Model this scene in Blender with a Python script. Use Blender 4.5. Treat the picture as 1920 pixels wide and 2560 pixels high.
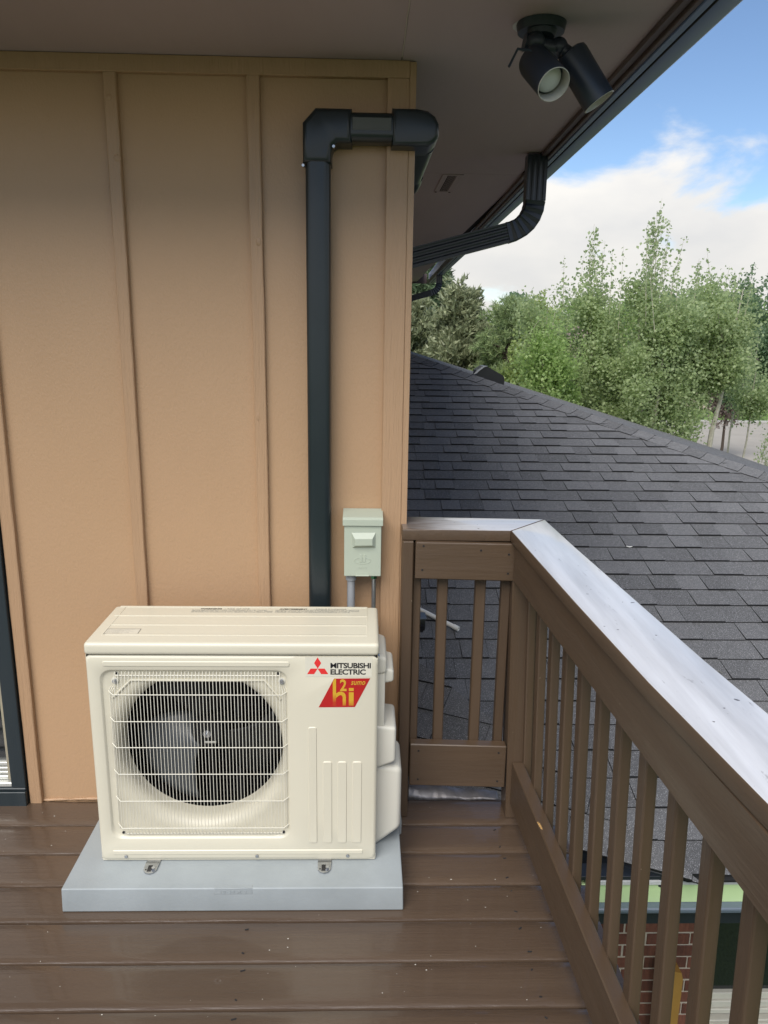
import bpy, bmesh, math, random
import numpy as np
from mathutils import Vector, Matrix
PI = math.pi
rad = math.radians
S = bpy.context.scene
for o in list(bpy.data.objects):
    bpy.data.objects.remove(o)
C = bpy.data.collections.new('place')
S.collection.children.link(C)

# ------------------------------------------------------------ camera
cam_d = bpy.data.cameras.new('camera')
cam = bpy.data.objects.new('camera', cam_d)
S.collection.objects.link(cam)
r_ = Vector((0.99960084, -0.02428599, 0.01443426))
d_ = Vector((0.00833161, -0.23478469, -0.97201169))
f_ = Vector((0.02699521, 0.97174397, -0.23448863))
CAMP = Vector((0.52431, -2.36398, 1.60504))
M = Matrix((( r_.x, -d_.x, -f_.x, CAMP.x), (r_.y, -d_.y, -f_.y, CAMP.y), (r_.z, -d_.z, -f_.z, CAMP.z), (0, 0, 0, 1)))
cam.matrix_world = M
cam_d.sensor_fit = 'HORIZONTAL'
cam_d.sensor_width = 36.0
cam_d.lens = 1909.23 / 1920 * 36
cam_d.clip_start = 0.05
cam_d.clip_end = 600
S.camera = cam
S.render.resolution_x = 768
S.render.resolution_y = 1024

# ------------------------------------------------------------ light
SUN_DIR = Vector((-0.24, -0.60, 0.76)).normalized()     # towards the veiled sun
SUN_EL = math.asin(SUN_DIR.z)
SUN_ROT = math.atan2(SUN_DIR.x, SUN_DIR.y)
sd = bpy.data.lights.new('sun', 'SUN')
sd.energy = 1.95
sd.angle = rad(48)
sd.color = (1.0, 0.955, 0.89)
sun = bpy.data.objects.new('sun', sd)
S.collection.objects.link(sun)
sun.location = (-20, -25, 30)
sun.rotation_euler = (-SUN_DIR).to_track_quat('-Z', 'Y').to_euler()

S.view_settings.view_transform = 'Standard'
S.view_settings.look = 'None'
S.view_settings.gamma = 1.0
S.view_settings.use_curve_mapping = False
S.view_settings.exposure = 1.2

W = bpy.data.worlds.new('World')
S.world = W
W.use_nodes = True
nt = W.node_tree
for n in list(nt.nodes):
    nt.nodes.remove(n)


class NB:
    """small helper to wire nodes"""
    def __init__(s, tree):
        s.t = tree

    def n(s, typ, **kw):
        nd = s.t.nodes.new(typ)
        ins = kw.pop('ins', {})
        for k, v in kw.items():
            setattr(nd, k, v)
        for k, v in ins.items():
            if isinstance(v, bpy.types.NodeSocket):
                s.t.links.new(v, nd.inputs[k])
            else:
                nd.inputs[k].default_value = v
        return nd

    def math(s, op, a, b=0.0, c=0.0, clamp=False):
        nd = s.n('ShaderNodeMath', operation=op, use_clamp=clamp, ins={0: a, 1: b, 2: c})
        return nd.outputs[0]

    def mix(s, f, a, b, blend='MIX'):
        nd = s.n('ShaderNodeMix', data_type='RGBA', blend_type=blend)
        for i, v in ((0, f), (6, a), (7, b)):
            if isinstance(v, bpy.types.NodeSocket):
                s.t.links.new(v, nd.inputs[i])
            else:
                nd.inputs[i].default_value = v
        return nd.outputs[2]

    def ramp(s, fac, stops, interp='LINEAR'):
        nd = s.n('ShaderNodeValToRGB', ins={0: fac})
        cr = nd.color_ramp
        cr.interpolation = interp
        while len(cr.elements) < len(stops):
            cr.elements.new(0.5)
        for e, (p, c) in zip(cr.elements, stops):
            e.position = p
            e.color = c if len(c) == 4 else (*c, 1)
        return nd.outputs[0]


b = NB(nt)
sky = b.n('ShaderNodeTexSky', sky_type='NISHITA', sun_disc=False, sun_elevation=SUN_EL, sun_rotation=SUN_ROT,
          altitude=1600, air_density=1.0, dust_density=0.6, ozone_density=1.5)
tc = b.n('ShaderNodeTexCoord')
sep = b.n('ShaderNodeSeparateXYZ', ins={0: tc.outputs['Generated']})
zc = b.math('MAXIMUM', sep.outputs[2], 0.0)
den = b.math('ADD', zc, 0.42)
px = b.math('DIVIDE', sep.outputs[0], den)
py = b.math('DIVIDE', sep.outputs[1], den)
cmb = b.n('ShaderNodeCombineXYZ', ins={0: px, 1: py, 2: 3.7})
n1 = b.n('ShaderNodeTexNoise', ins={'Vector': cmb.outputs[0], 'Scale': 3.1, 'Detail': 9.0, 'Roughness': 0.54, 'Distortion': 0.35})
n2 = b.n('ShaderNodeTexNoise', ins={'Vector': cmb.outputs[0], 'Scale': 1.5, 'Detail': 3.0})
nz = b.math('ADD', b.math('MULTIPLY', n1.outputs[0], 0.68), b.math('MULTIPLY', n2.outputs[0], 0.40))
low = b.n('ShaderNodeMapRange', interpolation_type='SMOOTHSTEP', ins={0: sep.outputs[2], 1: 0.05, 2: 0.27, 3: 0.265, 4: -0.022}).outputs[0]
cov = b.math('ADD', nz, low)
cf = b.n('ShaderNodeMapRange', interpolation_type='SMOOTHSTEP', ins={0: cov, 1: 0.555, 2: 0.665}).outputs[0]
# cloud tone: bright heads, slightly greyer bodies, cream near the horizon
n3 = b.n('ShaderNodeTexNoise', ins={'Vector': cmb.outputs[0], 'Scale': 3.2, 'Detail': 6.0})
ctone = b.ramp(n3.outputs[0], [(0.32, (6.0, 6.2, 6.6)), (0.62, (8.6, 8.4, 8.1))])
hz = b.n('ShaderNodeMapRange', interpolation_type='SMOOTHSTEP', ins={0: sep.outputs[2], 1: 0.0, 2: 0.34, 3: 1.0, 4: 0.0}).outputs[0]
ccol = b.mix(b.math('MULTIPLY', hz, 0.7), ctone, (6.35, 6.2, 5.85, 1))
skyb = b.mix(1.0, sky.outputs[0], (1.12, 1.18, 1.22, 1), 'MULTIPLY')
final = b.mix(cf, skyb, ccol)
bg = b.n('ShaderNodeBackground', ins={'Color': final, 'Strength': 0.056})
out = b.n('ShaderNodeOutputWorld', ins={'Surface': bg.outputs[0]})

# ------------------------------------------------------------ materials
MATS = {}


def mat(name, col, rough=0.5, col2=None, vscale=8.0, bump=0.0, bscale=60.0, stretch=(1, 1, 1), metal=0.0, spec=0.5,
        coat=0.0, speck=None, speck_scale=90.0, speck_amt=0.66, rnd=0.0, detail=6.0, wear=None, dist=0.002, rough2=None, voro=False):
    m = bpy.data.materials.new(name)
    m.use_nodes = True
    t = m.node_tree
    bs = t.nodes['Principled BSDF']
    q = NB(t)
    tcn = q.n('ShaderNodeTexCoord')
    oi = q.n('ShaderNodeObjectInfo')
    off = q.n('ShaderNodeVectorMath', operation='SCALE', ins={0: (7.3, 3.1, 5.7), 'Scale': oi.outputs['Random']})
    vec = q.n('ShaderNodeVectorMath', operation='ADD', ins={0: tcn.outputs['Object'], 1: off.outputs[0]})
    mp = q.n('ShaderNodeMapping', ins={'Vector': vec.outputs[0], 'Scale': stretch})
    c = (*col, 1)
    cs = c
    if col2 is not None:
        nn = q.n('ShaderNodeTexNoise', ins={'Vector': mp.outputs[0], 'Scale': vscale, 'Detail': detail, 'Roughness': 0.6})
        fac = q.n('ShaderNodeMapRange', ins={0: nn.outputs[0], 1: 0.32, 2: 0.68}).outputs[0]
        cs = q.mix(fac, c, (*col2, 1))
    if rnd:
        v = q.n('ShaderNodeMapRange', ins={0: oi.outputs['Random'], 1: 0.0, 2: 1.0, 3: 1 - rnd, 4: 1 + rnd}).outputs[0]
        cs = q.mix(1.0, cs, q.n('ShaderNodeCombineColor', ins={0: v, 1: v, 2: v}).outputs[0], 'MULTIPLY')
    if speck:
        ns = q.n('ShaderNodeTexNoise', ins={'Vector': vec.outputs[0], 'Scale': speck_scale, 'Detail': 2.0})
        sf = q.n('ShaderNodeMapRange', ins={0: ns.outputs[0], 1: speck_amt, 2: speck_amt + 0.02}).outputs[0]
        cs = q.mix(sf, cs, (*speck, 1))
    if isinstance(cs, tuple):
        bs.inputs['Base Color'].default_value = cs
    else:
        t.links.new(cs, bs.inputs['Base Color'])
    bs.inputs['Roughness'].default_value = rough
    if rough2 is not None:
        nr = q.n('ShaderNodeTexNoise', ins={'Vector': mp.outputs[0], 'Scale': vscale * 0.6, 'Detail': 5.0})
        rr = q.n('ShaderNodeMapRange', ins={0: nr.outputs[0], 1: 0.35, 2: 0.65, 3: rough, 4: rough2}).outputs[0]
        t.links.new(rr, bs.inputs['Roughness'])
    bs.inputs['Metallic'].default_value = metal
    bs.inputs['Specular IOR Level'].default_value = spec
    bs.inputs['Coat Weight'].default_value = coat
    if bump:
        if voro:
            nb_ = q.n('ShaderNodeTexVoronoi', ins={'Vector': mp.outputs[0], 'Scale': bscale})
        else:
            nb_ = q.n('ShaderNodeTexNoise', ins={'Vector': mp.outputs[0], 'Scale': bscale, 'Detail': 5.0, 'Roughness': 0.6})
        bp = q.n('ShaderNodeBump', ins={'Height': nb_.outputs[0], 'Strength': bump, 'Distance': dist})
        t.links.new(bp.outputs[0], bs.inputs['Normal'])
    MATS[name] = m
    return m


SIDING = mat('siding_paint', (0.440, 0.279, 0.158), 0.42, (0.408, 0.256, 0.142), 1.3, bump=0.42, bscale=150, stretch=(1, 1, 0.6), dist=0.003, rough2=0.55)
TRIMW = mat('trim_paint_wood', (0.415, 0.261, 0.150), 0.42, (0.385, 0.241, 0.137), 3.0, bump=1.0, bscale=26, stretch=(5, 5, 0.28), dist=0.004, detail=8)
SOFFIT = mat('soffit_paint', (0.42, 0.335, 0.345), 0.7, (0.38, 0.30, 0.31), 2.5, bump=0.3, bscale=60, stretch=(1, 0.15, 1), speck=(0.12, 0.10, 0.09), speck_scale=14, speck_amt=0.80)
SOFTRIM = mat('soffit_trim_paint', (0.10, 0.072, 0.070), 0.5, (0.088, 0.062, 0.060), 5)
GUTTER = mat('gutter_enamel', (0.11, 0.165, 0.30), 0.33, (0.12, 0.175, 0.315), 4, spec=0.5)
DARKTRIM = mat('door_trim_paint', (0.012, 0.020, 0.024), 0.45, (0.018, 0.026, 0.030), 6, bump=0.4, bscale=30, stretch=(4, 4, 0.4))
DUCT = mat('duct_plastic', (0.010, 0.016, 0.019), 0.30, (0.013, 0.020, 0.023), 5, bump=0.05, bscale=40)
DUCTDUST = mat('duct_dusty_plastic', (0.10, 0.105, 0.10), 0.6, (0.075, 0.08, 0.08), 9)
BROWNX = mat('deck_paint', (0.088, 0.059, 0.039), 0.24, (0.077, 0.051, 0.034), 3.0, coat=0.35, bump=0.75, bscale=16, stretch=(0.5, 7, 7), dist=0.002, detail=8,
             speck=(0.30, 0.26, 0.21), speck_scale=105, speck_amt=0.80, rnd=0.05, rough2=0.42)
BROWNV = mat('rail_paint_upright', (0.088, 0.0565, 0.034), 0.34, (0.078, 0.050, 0.030), 5.0, bump=0.5, bscale=16, stretch=(7, 7, 0.5), dist=0.002,
             speck=(0.4, 0.33, 0.24), speck_scale=80, speck_amt=0.80, rnd=0.06, rough2=0.5)
BROWNR = mat('rail_paint_board', (0.088, 0.0565, 0.034), 0.34, (0.078, 0.050, 0.030), 5.0, bump=0.5, bscale=16, stretch=(0.5, 7, 7), dist=0.002,
             speck=(0.4, 0.33, 0.24), speck_scale=80, speck_amt=0.80, rough2=0.5)
BROWNY = mat('rail_paint_side', (0.088, 0.0565, 0.034), 0.34, (0.078, 0.050, 0.030), 5.0, bump=0.5, bscale=16, stretch=(7, 0.5, 7), dist=0.002,
             speck=(0.4, 0.33, 0.24), speck_scale=80, speck_amt=0.80, rough2=0.5)
CAPX = mat('cap_sky_sheen_x', (0.66, 0.66, 0.67), 0.28, (0.48, 0.475, 0.475), 4.0, bump=0.45, bscale=14, stretch=(0.5, 6, 6), dist=0.002, spec=0.8, coat=0.5,  # pale base colour of both caps paints in the sky's reflection
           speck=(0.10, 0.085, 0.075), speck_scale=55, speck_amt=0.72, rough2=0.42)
CAPY = mat('cap_sky_sheen_y', (0.66, 0.66, 0.67), 0.28, (0.48, 0.475, 0.475), 4.0, bump=0.45, bscale=14, stretch=(6, 0.5, 6), dist=0.002, spec=0.8, coat=0.5,
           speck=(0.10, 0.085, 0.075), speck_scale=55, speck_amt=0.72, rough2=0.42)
def sheen_fade(m, x0, x1):
    """sky sheen painted out to brown at the wall end, blocked by the eave"""
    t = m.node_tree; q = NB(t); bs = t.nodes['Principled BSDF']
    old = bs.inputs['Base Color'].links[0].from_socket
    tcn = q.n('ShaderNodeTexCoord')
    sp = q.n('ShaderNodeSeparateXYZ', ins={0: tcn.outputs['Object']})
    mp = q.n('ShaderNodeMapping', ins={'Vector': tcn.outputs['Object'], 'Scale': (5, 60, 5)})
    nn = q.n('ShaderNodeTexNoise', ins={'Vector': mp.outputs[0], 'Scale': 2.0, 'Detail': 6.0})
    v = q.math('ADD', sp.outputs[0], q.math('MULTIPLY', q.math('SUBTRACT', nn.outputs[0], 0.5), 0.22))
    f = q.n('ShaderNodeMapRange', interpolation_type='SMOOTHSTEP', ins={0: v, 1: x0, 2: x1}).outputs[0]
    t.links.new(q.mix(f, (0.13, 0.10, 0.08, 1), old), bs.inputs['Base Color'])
sheen_fade(CAPX, -0.24, -0.02)  # brown end colours in the reflection lost under the eave
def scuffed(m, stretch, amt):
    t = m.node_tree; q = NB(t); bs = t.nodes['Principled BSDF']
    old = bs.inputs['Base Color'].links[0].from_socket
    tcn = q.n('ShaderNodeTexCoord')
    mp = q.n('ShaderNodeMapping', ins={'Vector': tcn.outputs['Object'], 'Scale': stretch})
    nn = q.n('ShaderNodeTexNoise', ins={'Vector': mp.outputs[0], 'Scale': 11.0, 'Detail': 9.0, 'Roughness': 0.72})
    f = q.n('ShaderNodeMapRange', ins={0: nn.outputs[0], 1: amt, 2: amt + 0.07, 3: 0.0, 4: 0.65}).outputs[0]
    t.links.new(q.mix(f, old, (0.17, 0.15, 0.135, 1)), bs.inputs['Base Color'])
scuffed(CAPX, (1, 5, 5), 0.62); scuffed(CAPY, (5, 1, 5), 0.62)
BARE = mat('bare_split_wood', (0.50, 0.30, 0.11), 0.7, (0.42, 0.24, 0.08), 30)
UNITW = mat('cream_enamel', (0.60, 0.562, 0.445), 0.34, (0.585, 0.548, 0.432), 3.0, bump=0.03, bscale=180)
UNITP = mat('cream_plastic', (0.62, 0.595, 0.51), 0.38, (0.605, 0.58, 0.495), 3.0)
WIRE = mat('wire_enamel', (0.68, 0.65, 0.55), 0.35)
PADG = mat('pad_plastic', (0.325, 0.355, 0.362), 0.50, (0.265, 0.29, 0.295), 4.0, bump=0.2, bscale=120, speck=(0.22, 0.23, 0.23), speck_scale=40, speck_amt=0.78)
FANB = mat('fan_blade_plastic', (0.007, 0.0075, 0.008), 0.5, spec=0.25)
FANLIT = mat('fan_blade_lit', (0.048, 0.053, 0.056), 0.38)  # paler copy of the blade plastic, light on one blade put into its colour
DARK = mat('dark_interior', (0.0025, 0.0025, 0.003), 0.9, spec=0.1)
FIN = mat('coil_fin_metal', (0.035, 0.035, 0.035), 0.45, metal=0.6)
STEEL = mat('zinc_steel', (0.50, 0.51, 0.52), 0.25, (0.36, 0.37, 0.38), 20, metal=0.9)
GALV = mat('galvanized_conduit', (0.46, 0.48, 0.49), 0.35, (0.30, 0.31, 0.32), 25, metal=0.85)
PVCG = mat('grey_pvc', (0.30, 0.31, 0.32), 0.42, (0.28, 0.29, 0.30), 10)
GREENM = mat('green_fitting', (0.08, 0.22, 0.13), 0.22, metal=0.85)
BOXG = mat('box_enamel', (0.40, 0.44, 0.355), 0.40, (0.385, 0.425, 0.34), 4, bump=0.04, bscale=120)
SHING = mat('asphalt_shingle', (0.128, 0.128, 0.130), 0.88, (0.098, 0.098, 0.100), 60, bump=0.8, bscale=420, dist=0.002, rnd=0.18,
            speck=(0.42, 0.42, 0.43), speck_scale=330, speck_amt=0.62, spec=0.35)
SHEDGE = mat('roof_underlay', (0.012, 0.012, 0.013), 0.9)
WHITEP = mat('white_pvc', (0.78, 0.77, 0.72), 0.35)
GREENF = mat('green_fascia_paint', (0.50, 0.66, 0.34), 0.5, (0.47, 0.62, 0.32), 4)
WHITET = mat('white_drip_edge', (0.55, 0.56, 0.56), 0.4, (0.4, 0.4, 0.4), 12)
BLUEG = mat('blue_grey_paint', (0.12, 0.15, 0.19), 0.35)
NAVY = mat('navy_fascia_paint', (0.010, 0.014, 0.020), 0.5)
BRICK = mat('red_brick', (0.165, 0.060, 0.036), 0.85, (0.105, 0.040, 0.026), 14, bump=0.8, bscale=45, stretch=(6, 1, 1), rnd=0.28, dist=0.004)
MORTAR = mat('mortar', (0.46, 0.40, 0.32), 0.95, (0.38, 0.33, 0.26), 30, bump=0.7, bscale=150)
MUSTARD = mat('mustard_paint', (0.34, 0.19, 0.045), 0.45, (0.28, 0.15, 0.035), 6)
GLASS = mat('window_glass', (0.010, 0.013, 0.014), 0.04, spec=0.8)
FRAMEW = mat('window_frame_paint', (0.55, 0.53, 0.45), 0.5, (0.48, 0.46, 0.40), 9)
DOORSILL = mat('aluminium_track', (0.62, 0.62, 0.58), 0.35, (0.5, 0.5, 0.46), 15, metal=0.5)
DOORJAMB = mat('door_jamb_vinyl', (0.34, 0.30, 0.21), 0.5, (0.30, 0.265, 0.19), 9)
LAMPB = mat('lamp_enamel', (0.020, 0.027, 0.040), 0.38)
LAMPW = mat('lamp_rim_white', (0.40, 0.39, 0.34), 0.3)
BULB = mat('frosted_bulb', (0.50, 0.52, 0.50), 0.22)
FLASH = mat('flashing_metal', (0.30, 0.29, 0.30), 0.42, (0.17, 0.155, 0.15), 14, bump=0.5, bscale=26, metal=0.6, dist=0.004)
RED = mat('red_print', (0.66, 0.030, 0.028), 0.35)
BLACKINK = mat('black_print', (0.012, 0.012, 0.014), 0.4)
GREYINK = mat('grey_print', (0.20, 0.20, 0.18), 0.5)
LABELW = mat('label_film', (0.62, 0.59, 0.485), 0.28)
BLACKP = mat('black_plastic', (0.010, 0.010, 0.012), 0.3)
BARK = mat('pale_bark', (0.52, 0.49, 0.39), 0.85, (0.34, 0.31, 0.24), 18, bump=0.5, bscale=30)
BARKD = mat('dark_bark', (0.10, 0.075, 0.055), 0.9, (0.06, 0.045, 0.035), 18, bump=0.6, bscale=20)
GRASS = mat('lawn_grass', (0.085, 0.135, 0.032), 0.9, (0.055, 0.095, 0.022), 0.8, bump=0.8, bscale=30, dist=0.05)
ROAD = mat('pale_road', (0.36, 0.33, 0.285), 0.9, (0.31, 0.285, 0.245), 0.7, bump=0.4, bscale=14, dist=0.01)
KERB = mat('kerb_concrete', (0.40, 0.39, 0.36), 0.9, (0.33, 0.32, 0.30), 2)
HROOF = mat('brown_roof', (0.24, 0.175, 0.155), 0.9, (0.18, 0.13, 0.12), 3, bump=0.5, bscale=10)
HWALL = mat('beige_wall', (0.45, 0.38, 0.30), 0.8, (0.40, 0.34, 0.27), 2)
CABLE = mat('cable_sheath', (0.35, 0.36, 0.36), 0.5)

# sticker red that fades darker to the left and a gold that fades into red at the foot
def graded(name, a, c, lo, hi, axis=2, rough=0.3):
    m = bpy.data.materials.new(name); m.use_nodes = True
    t = m.node_tree; q = NB(t); bs = t.nodes['Principled BSDF']
    tcn = q.n('ShaderNodeTexCoord')
    sp = q.n('ShaderNodeSeparateXYZ', ins={0: tcn.outputs['Object']})
    f = q.n('ShaderNodeMapRange', ins={0: sp.outputs[axis], 1: lo, 2: hi}).outputs[0]
    t.links.new(q.mix(f, (*a, 1), (*c, 1)), bs.inputs['Base Color'])
    bs.inputs['Roughness'].default_value = rough
    return m
STICKER = mat('sticker_red', (0.42, 0.012, 0.012), 0.3, (0.36, 0.010, 0.010), 9)
GOLD = graded('sticker_gold', (0.42, 0.04, 0.012), (0.56, 0.33, 0.025), -0.030, -0.004)
GOLDT = mat('sticker_gold_flat', (0.56, 0.33, 0.03), 0.3)


def leafmat(name, dark, light, trans=0.52, accent=None):
    m = bpy.data.materials.new(name)
    m.use_nodes = True
    t = m.node_tree
    t.nodes.remove(t.nodes['Principled BSDF'])
    q = NB(t)
    g = q.n('ShaderNodeNewGeometry')
    stops = [(0.0, dark), (0.6, tuple((x + y) / 2 for x, y in zip(dark, light))), (1.0, light)]
    col = q.ramp(g.outputs['Random Per Island'], stops)
    df = q.n('ShaderNodeBsdfPrincipled', ins={'Base Color': col, 'Roughness': 0.42, 'Specular IOR Level': 0.4})
    lc = q.mix(0.5, col, (*[min(1, v * 2.0) for v in light], 1))
    tr = q.n('ShaderNodeBsdfTranslucent', ins={'Color': lc})
    mx = q.n('ShaderNodeMixShader', ins={0: trans, 1: df.outputs[0], 2: tr.outputs[0]})
    o = t.nodes['Material Output']
    t.links.new(mx.outputs[0], o.inputs[0])
    return m


LF_ASPEN = leafmat('aspen_leaf', (0.23, 0.30, 0.14), (0.42, 0.49, 0.26))
LF_BRIGHT = leafmat('bright_leaf', (0.20, 0.31, 0.095), (0.40, 0.51, 0.21))
LF_DARK = leafmat('dark_leaf', (0.10, 0.17, 0.09), (0.22, 0.30, 0.165))
LF_YELL = leafmat('yellow_green_leaf', (0.22, 0.30, 0.095), (0.40, 0.47, 0.19))
LF_JUNI = leafmat('juniper_scale', (0.16, 0.19, 0.10), (0.31, 0.33, 0.19), 0.2)
LF_PINE = leafmat('pine_needle', (0.14, 0.21, 0.09), (0.36, 0.43, 0.20), 0.2)
LF_SPRU = leafmat('spruce_needle', (0.085, 0.135, 0.07), (0.18, 0.24, 0.13), 0.15)
LF_PURP = leafmat('purple_leaf', (0.13, 0.10, 0.09), (0.26, 0.21, 0.18))

# ------------------------------------------------------------ object helpers
WL = {}


def tag(o, label=None, cat=None, group=None, kind=None):
    if label: o['label'] = label
    if cat: o['category'] = cat
    if group: o['group'] = group
    if kind: o['kind'] = kind
    return o


def thing(name, loc, label, cat, group=None, kind=None):
    o = bpy.data.objects.new(name, None)
    o.empty_display_size = 0.1
    C.objects.link(o)
    o.location = loc
    WL[o.name] = Vector(loc)
    return tag(o, label, cat, group, kind)


def link(name, me, m, parent, origin=None):
    """link a mesh given in world coordinates; origin becomes the object's own origin"""
    co = np.empty(len(me.vertices) * 3, dtype=np.float64)
    me.vertices.foreach_get('co', co)
    co = co.reshape(-1, 3)
    if origin is None:
        mn, mx = co.min(0), co.max(0)
        origin = Vector((mn + mx) / 2)
        if parent is None:
            origin.z = float(mn[2])
    me.transform(Matrix.Translation(-Vector(origin)))
    if m is not None:
        me.materials.append(m)
    o = bpy.data.objects.new(name, me)
    C.objects.link(o)
    pl = WL[parent.name] if parent else Vector((0, 0, 0))
    o.location = Vector(origin) - pl
    if parent:
        o.parent = parent
    WL[o.name] = Vector(origin)
    return o


class MB:
    """collects shapes, then links them as ONE mesh object"""
    def __init__(s):
        s.bm = bmesh.new()

    def box(s, x0, x1, y0, y1, z0, z1, bev=0.0, seg=1, f=None, mt=None):
        t = bmesh.new()
        bmesh.ops.create_cube(t, size=1.0)
        for v in t.verts:
            v.co = Vector(((x0 + x1) / 2 + v.co.x * (x1 - x0), (y0 + y1) / 2 + v.co.y * (y1 - y0), (z0 + z1) / 2 + v.co.z * (z1 - z0)))
        if bev:
            bmesh.ops.bevel(t, geom=t.edges[:], offset=bev, segments=seg, profile=0.6, affect='EDGES')
        s.add(t, f, mt)
        return s

    def add(s, t, f=None, mt=None):
        if mt is not None:
            t.transform(mt)
        if f:
            for v in t.verts:
                v.co = Vector(f(v.co))
        me = bpy.data.meshes.new('tmp')
        t.to_mesh(me)
        t.free()
        s.bm.from_mesh(me)
        bpy.data.meshes.remove(me)

    def cyl(s, p0, p1, r, n=16, r2=None, cap=True, bev=0.0):
        p0, p1 = Vector(p0), Vector(p1)
        d = p1 - p0
        t = bmesh.new()
        bmesh.ops.create_cone(t, cap_ends=cap, segments=n, radius1=r, radius2=r if r2 is None else r2, depth=d.length)
        if bev:
            bmesh.ops.bevel(t, geom=[e for e in t.edges if len(e.link_faces) == 2 and abs(e.verts[0].co.z - e.verts[1].co.z) < 1e-6], offset=bev, segments=2, affect='EDGES')
        s.add(t, mt=Matrix.Translation((p0 + p1) / 2) @ d.to_track_quat('Z', 'Y').to_matrix().to_4x4())
        return s

    def sph(s, p, r, sc=(1, 1, 1), u=12, v=8):
        t = bmesh.new()
        bmesh.ops.create_uvsphere(t, u_segments=u, v_segments=v, radius=r)
        s.add(t, mt=Matrix.Translation(Vector(p)) @ Matrix.Diagonal((*sc, 1)))
        return s

    def tube(s, pts, r, n=6, radii=None, closed_caps=True):
        sweep(s.bm, pts, [[(math.cos(2 * PI * i / n) * (radii[k] if radii else r), math.sin(2 * PI * i / n) * (radii[k] if radii else r)) for i in range(n)] for k in range(len(pts))])
        return s

    def prism(s, poly, y0, y1, axis='y'):
        """poly of (a,b) extruded along the axis"""
        def P(a, b_, c):
            return {'y': (a, c, b_), 'x': (c, a, b_), 'z': (a, b_, c)}[axis]
        v0 = [s.bm.verts.new(P(a, b_, y0)) for a, b_ in poly]
        v1 = [s.bm.verts.new(P(a, b_, y1)) for a, b_ in poly]
        s.bm.faces.new(v0)
        s.bm.faces.new(v1[::-1])
        k = len(poly)
        for i in range(k):
            s.bm.faces.new((v0[i], v1[i], v1[(i + 1) % k], v0[(i + 1) % k]))
        return s

    def build(s, name, m, parent=None, smooth=True, origin=None, fix=True):
        if fix:
            bmesh.ops.recalc_face_normals(s.bm, faces=s.bm.faces[:])
        me = bpy.data.meshes.new(name)
        s.bm.to_mesh(me)
        s.bm.free()
        if smooth:
            me.polygons.foreach_set('use_smooth', [True] * len(me.polygons))
            try:
                me.set_sharp_from_angle(angle=rad(38))
            except Exception:
                pass
        return link(name, me, m, parent, origin)


def sweep(bm, pts, profiles, up=Vector((0, 0, 1))):
    pts = [Vector(p) for p in pts]
    rings = []
    prevx = None
    for i, p in enumerate(pts):
        if i == 0: d = pts[1] - p
        elif i == len(pts) - 1: d = p - pts[i - 1]
        else: d = (pts[i + 1] - p).normalized() + (p - pts[i - 1]).normalized()
        d.normalize()
        if prevx is None:
            x = d.cross(up)
            if x.length < 1e-3: x = d.cross(Vector((0, 1, 0)))
        else:
            x = prevx - d * prevx.dot(d)
        x.normalize()
        prevx = x
        y = d.cross(x)
        rings.append([bm.verts.new(p + x * a + y * c) for a, c in profiles[i]])
    n = len(profiles[0])
    for a, c in zip(rings, rings[1:]):
        for j in range(n):
            bm.faces.new((a[j], a[(j + 1) % n], c[(j + 1) % n], c[j]))
    bm.faces.new(rings[0][::-1])
    bm.faces.new(rings[-1])


def rrect(w, h, r, n=4):
    """rounded rectangle profile, centred"""
    out = []
    for cx, cy, a0 in ((w / 2 - r, h / 2 - r, 0), (-w / 2 + r, h / 2 - r, 90), (-w / 2 + r, -h / 2 + r, 180), (w / 2 - r, -h / 2 + r, 270)):
        for i in range(n + 1):
            a = rad(a0 + 90 * i / n)
            out.append((cx + r * math.cos(a), cy + r * math.sin(a)))
    return out


def text(name, body, loc, size, m, parent, rot=(PI / 2, 0, 0), extrude=0.0004, offset=0.0, sx=1.0, shear=0.0, align='LEFT', space=1.0, line=1.0):
    cu = bpy.data.curves.new(name, 'FONT')
    cu.body = body
    cu.size = size
    cu.extrude = extrude
    cu.offset = offset
    cu.shear = shear
    cu.align_x = align
    cu.space_character = space
    cu.space_line = line
    cu.resolution_u = 3
    t = bpy.data.objects.new('tmp', cu)
    C.objects.link(t)
    bpy.context.view_layer.update()
    me = bpy.data.meshes.new_from_object(t.evaluated_get(bpy.context.evaluated_depsgraph_get()))
    bpy.data.objects.remove(t)
    bpy.data.curves.remove(cu)
    from mathutils import Euler
    me.transform(Matrix.Translation(loc) @ Euler(rot).to_matrix().to_4x4() @ Matrix.Diagonal((sx, 1, 1, 1)))
    me.name = name
    return link(name, me, m, parent)


RNG = random.Random(7)
nrg = np.random.default_rng(11)

# ============================================================ GROUND
GZ = -2.85
g = MB(); g.box(-160, 200, -60, 330, GZ - 0.5, GZ); tag(g.build('ground', GRASS, smooth=False), kind='structure')
g = MB(); g.box(-80, 140, 20.5, 36.0, GZ + 0.002, GZ + 0.006); tag(g.build('road', ROAD, smooth=False), kind='structure')
g = MB(); g.box(-80, 140, 36.0, 36.25, GZ, GZ + 0.12, 0.02); tag(g.build('kerb', KERB, smooth=False), kind='structure')
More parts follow.
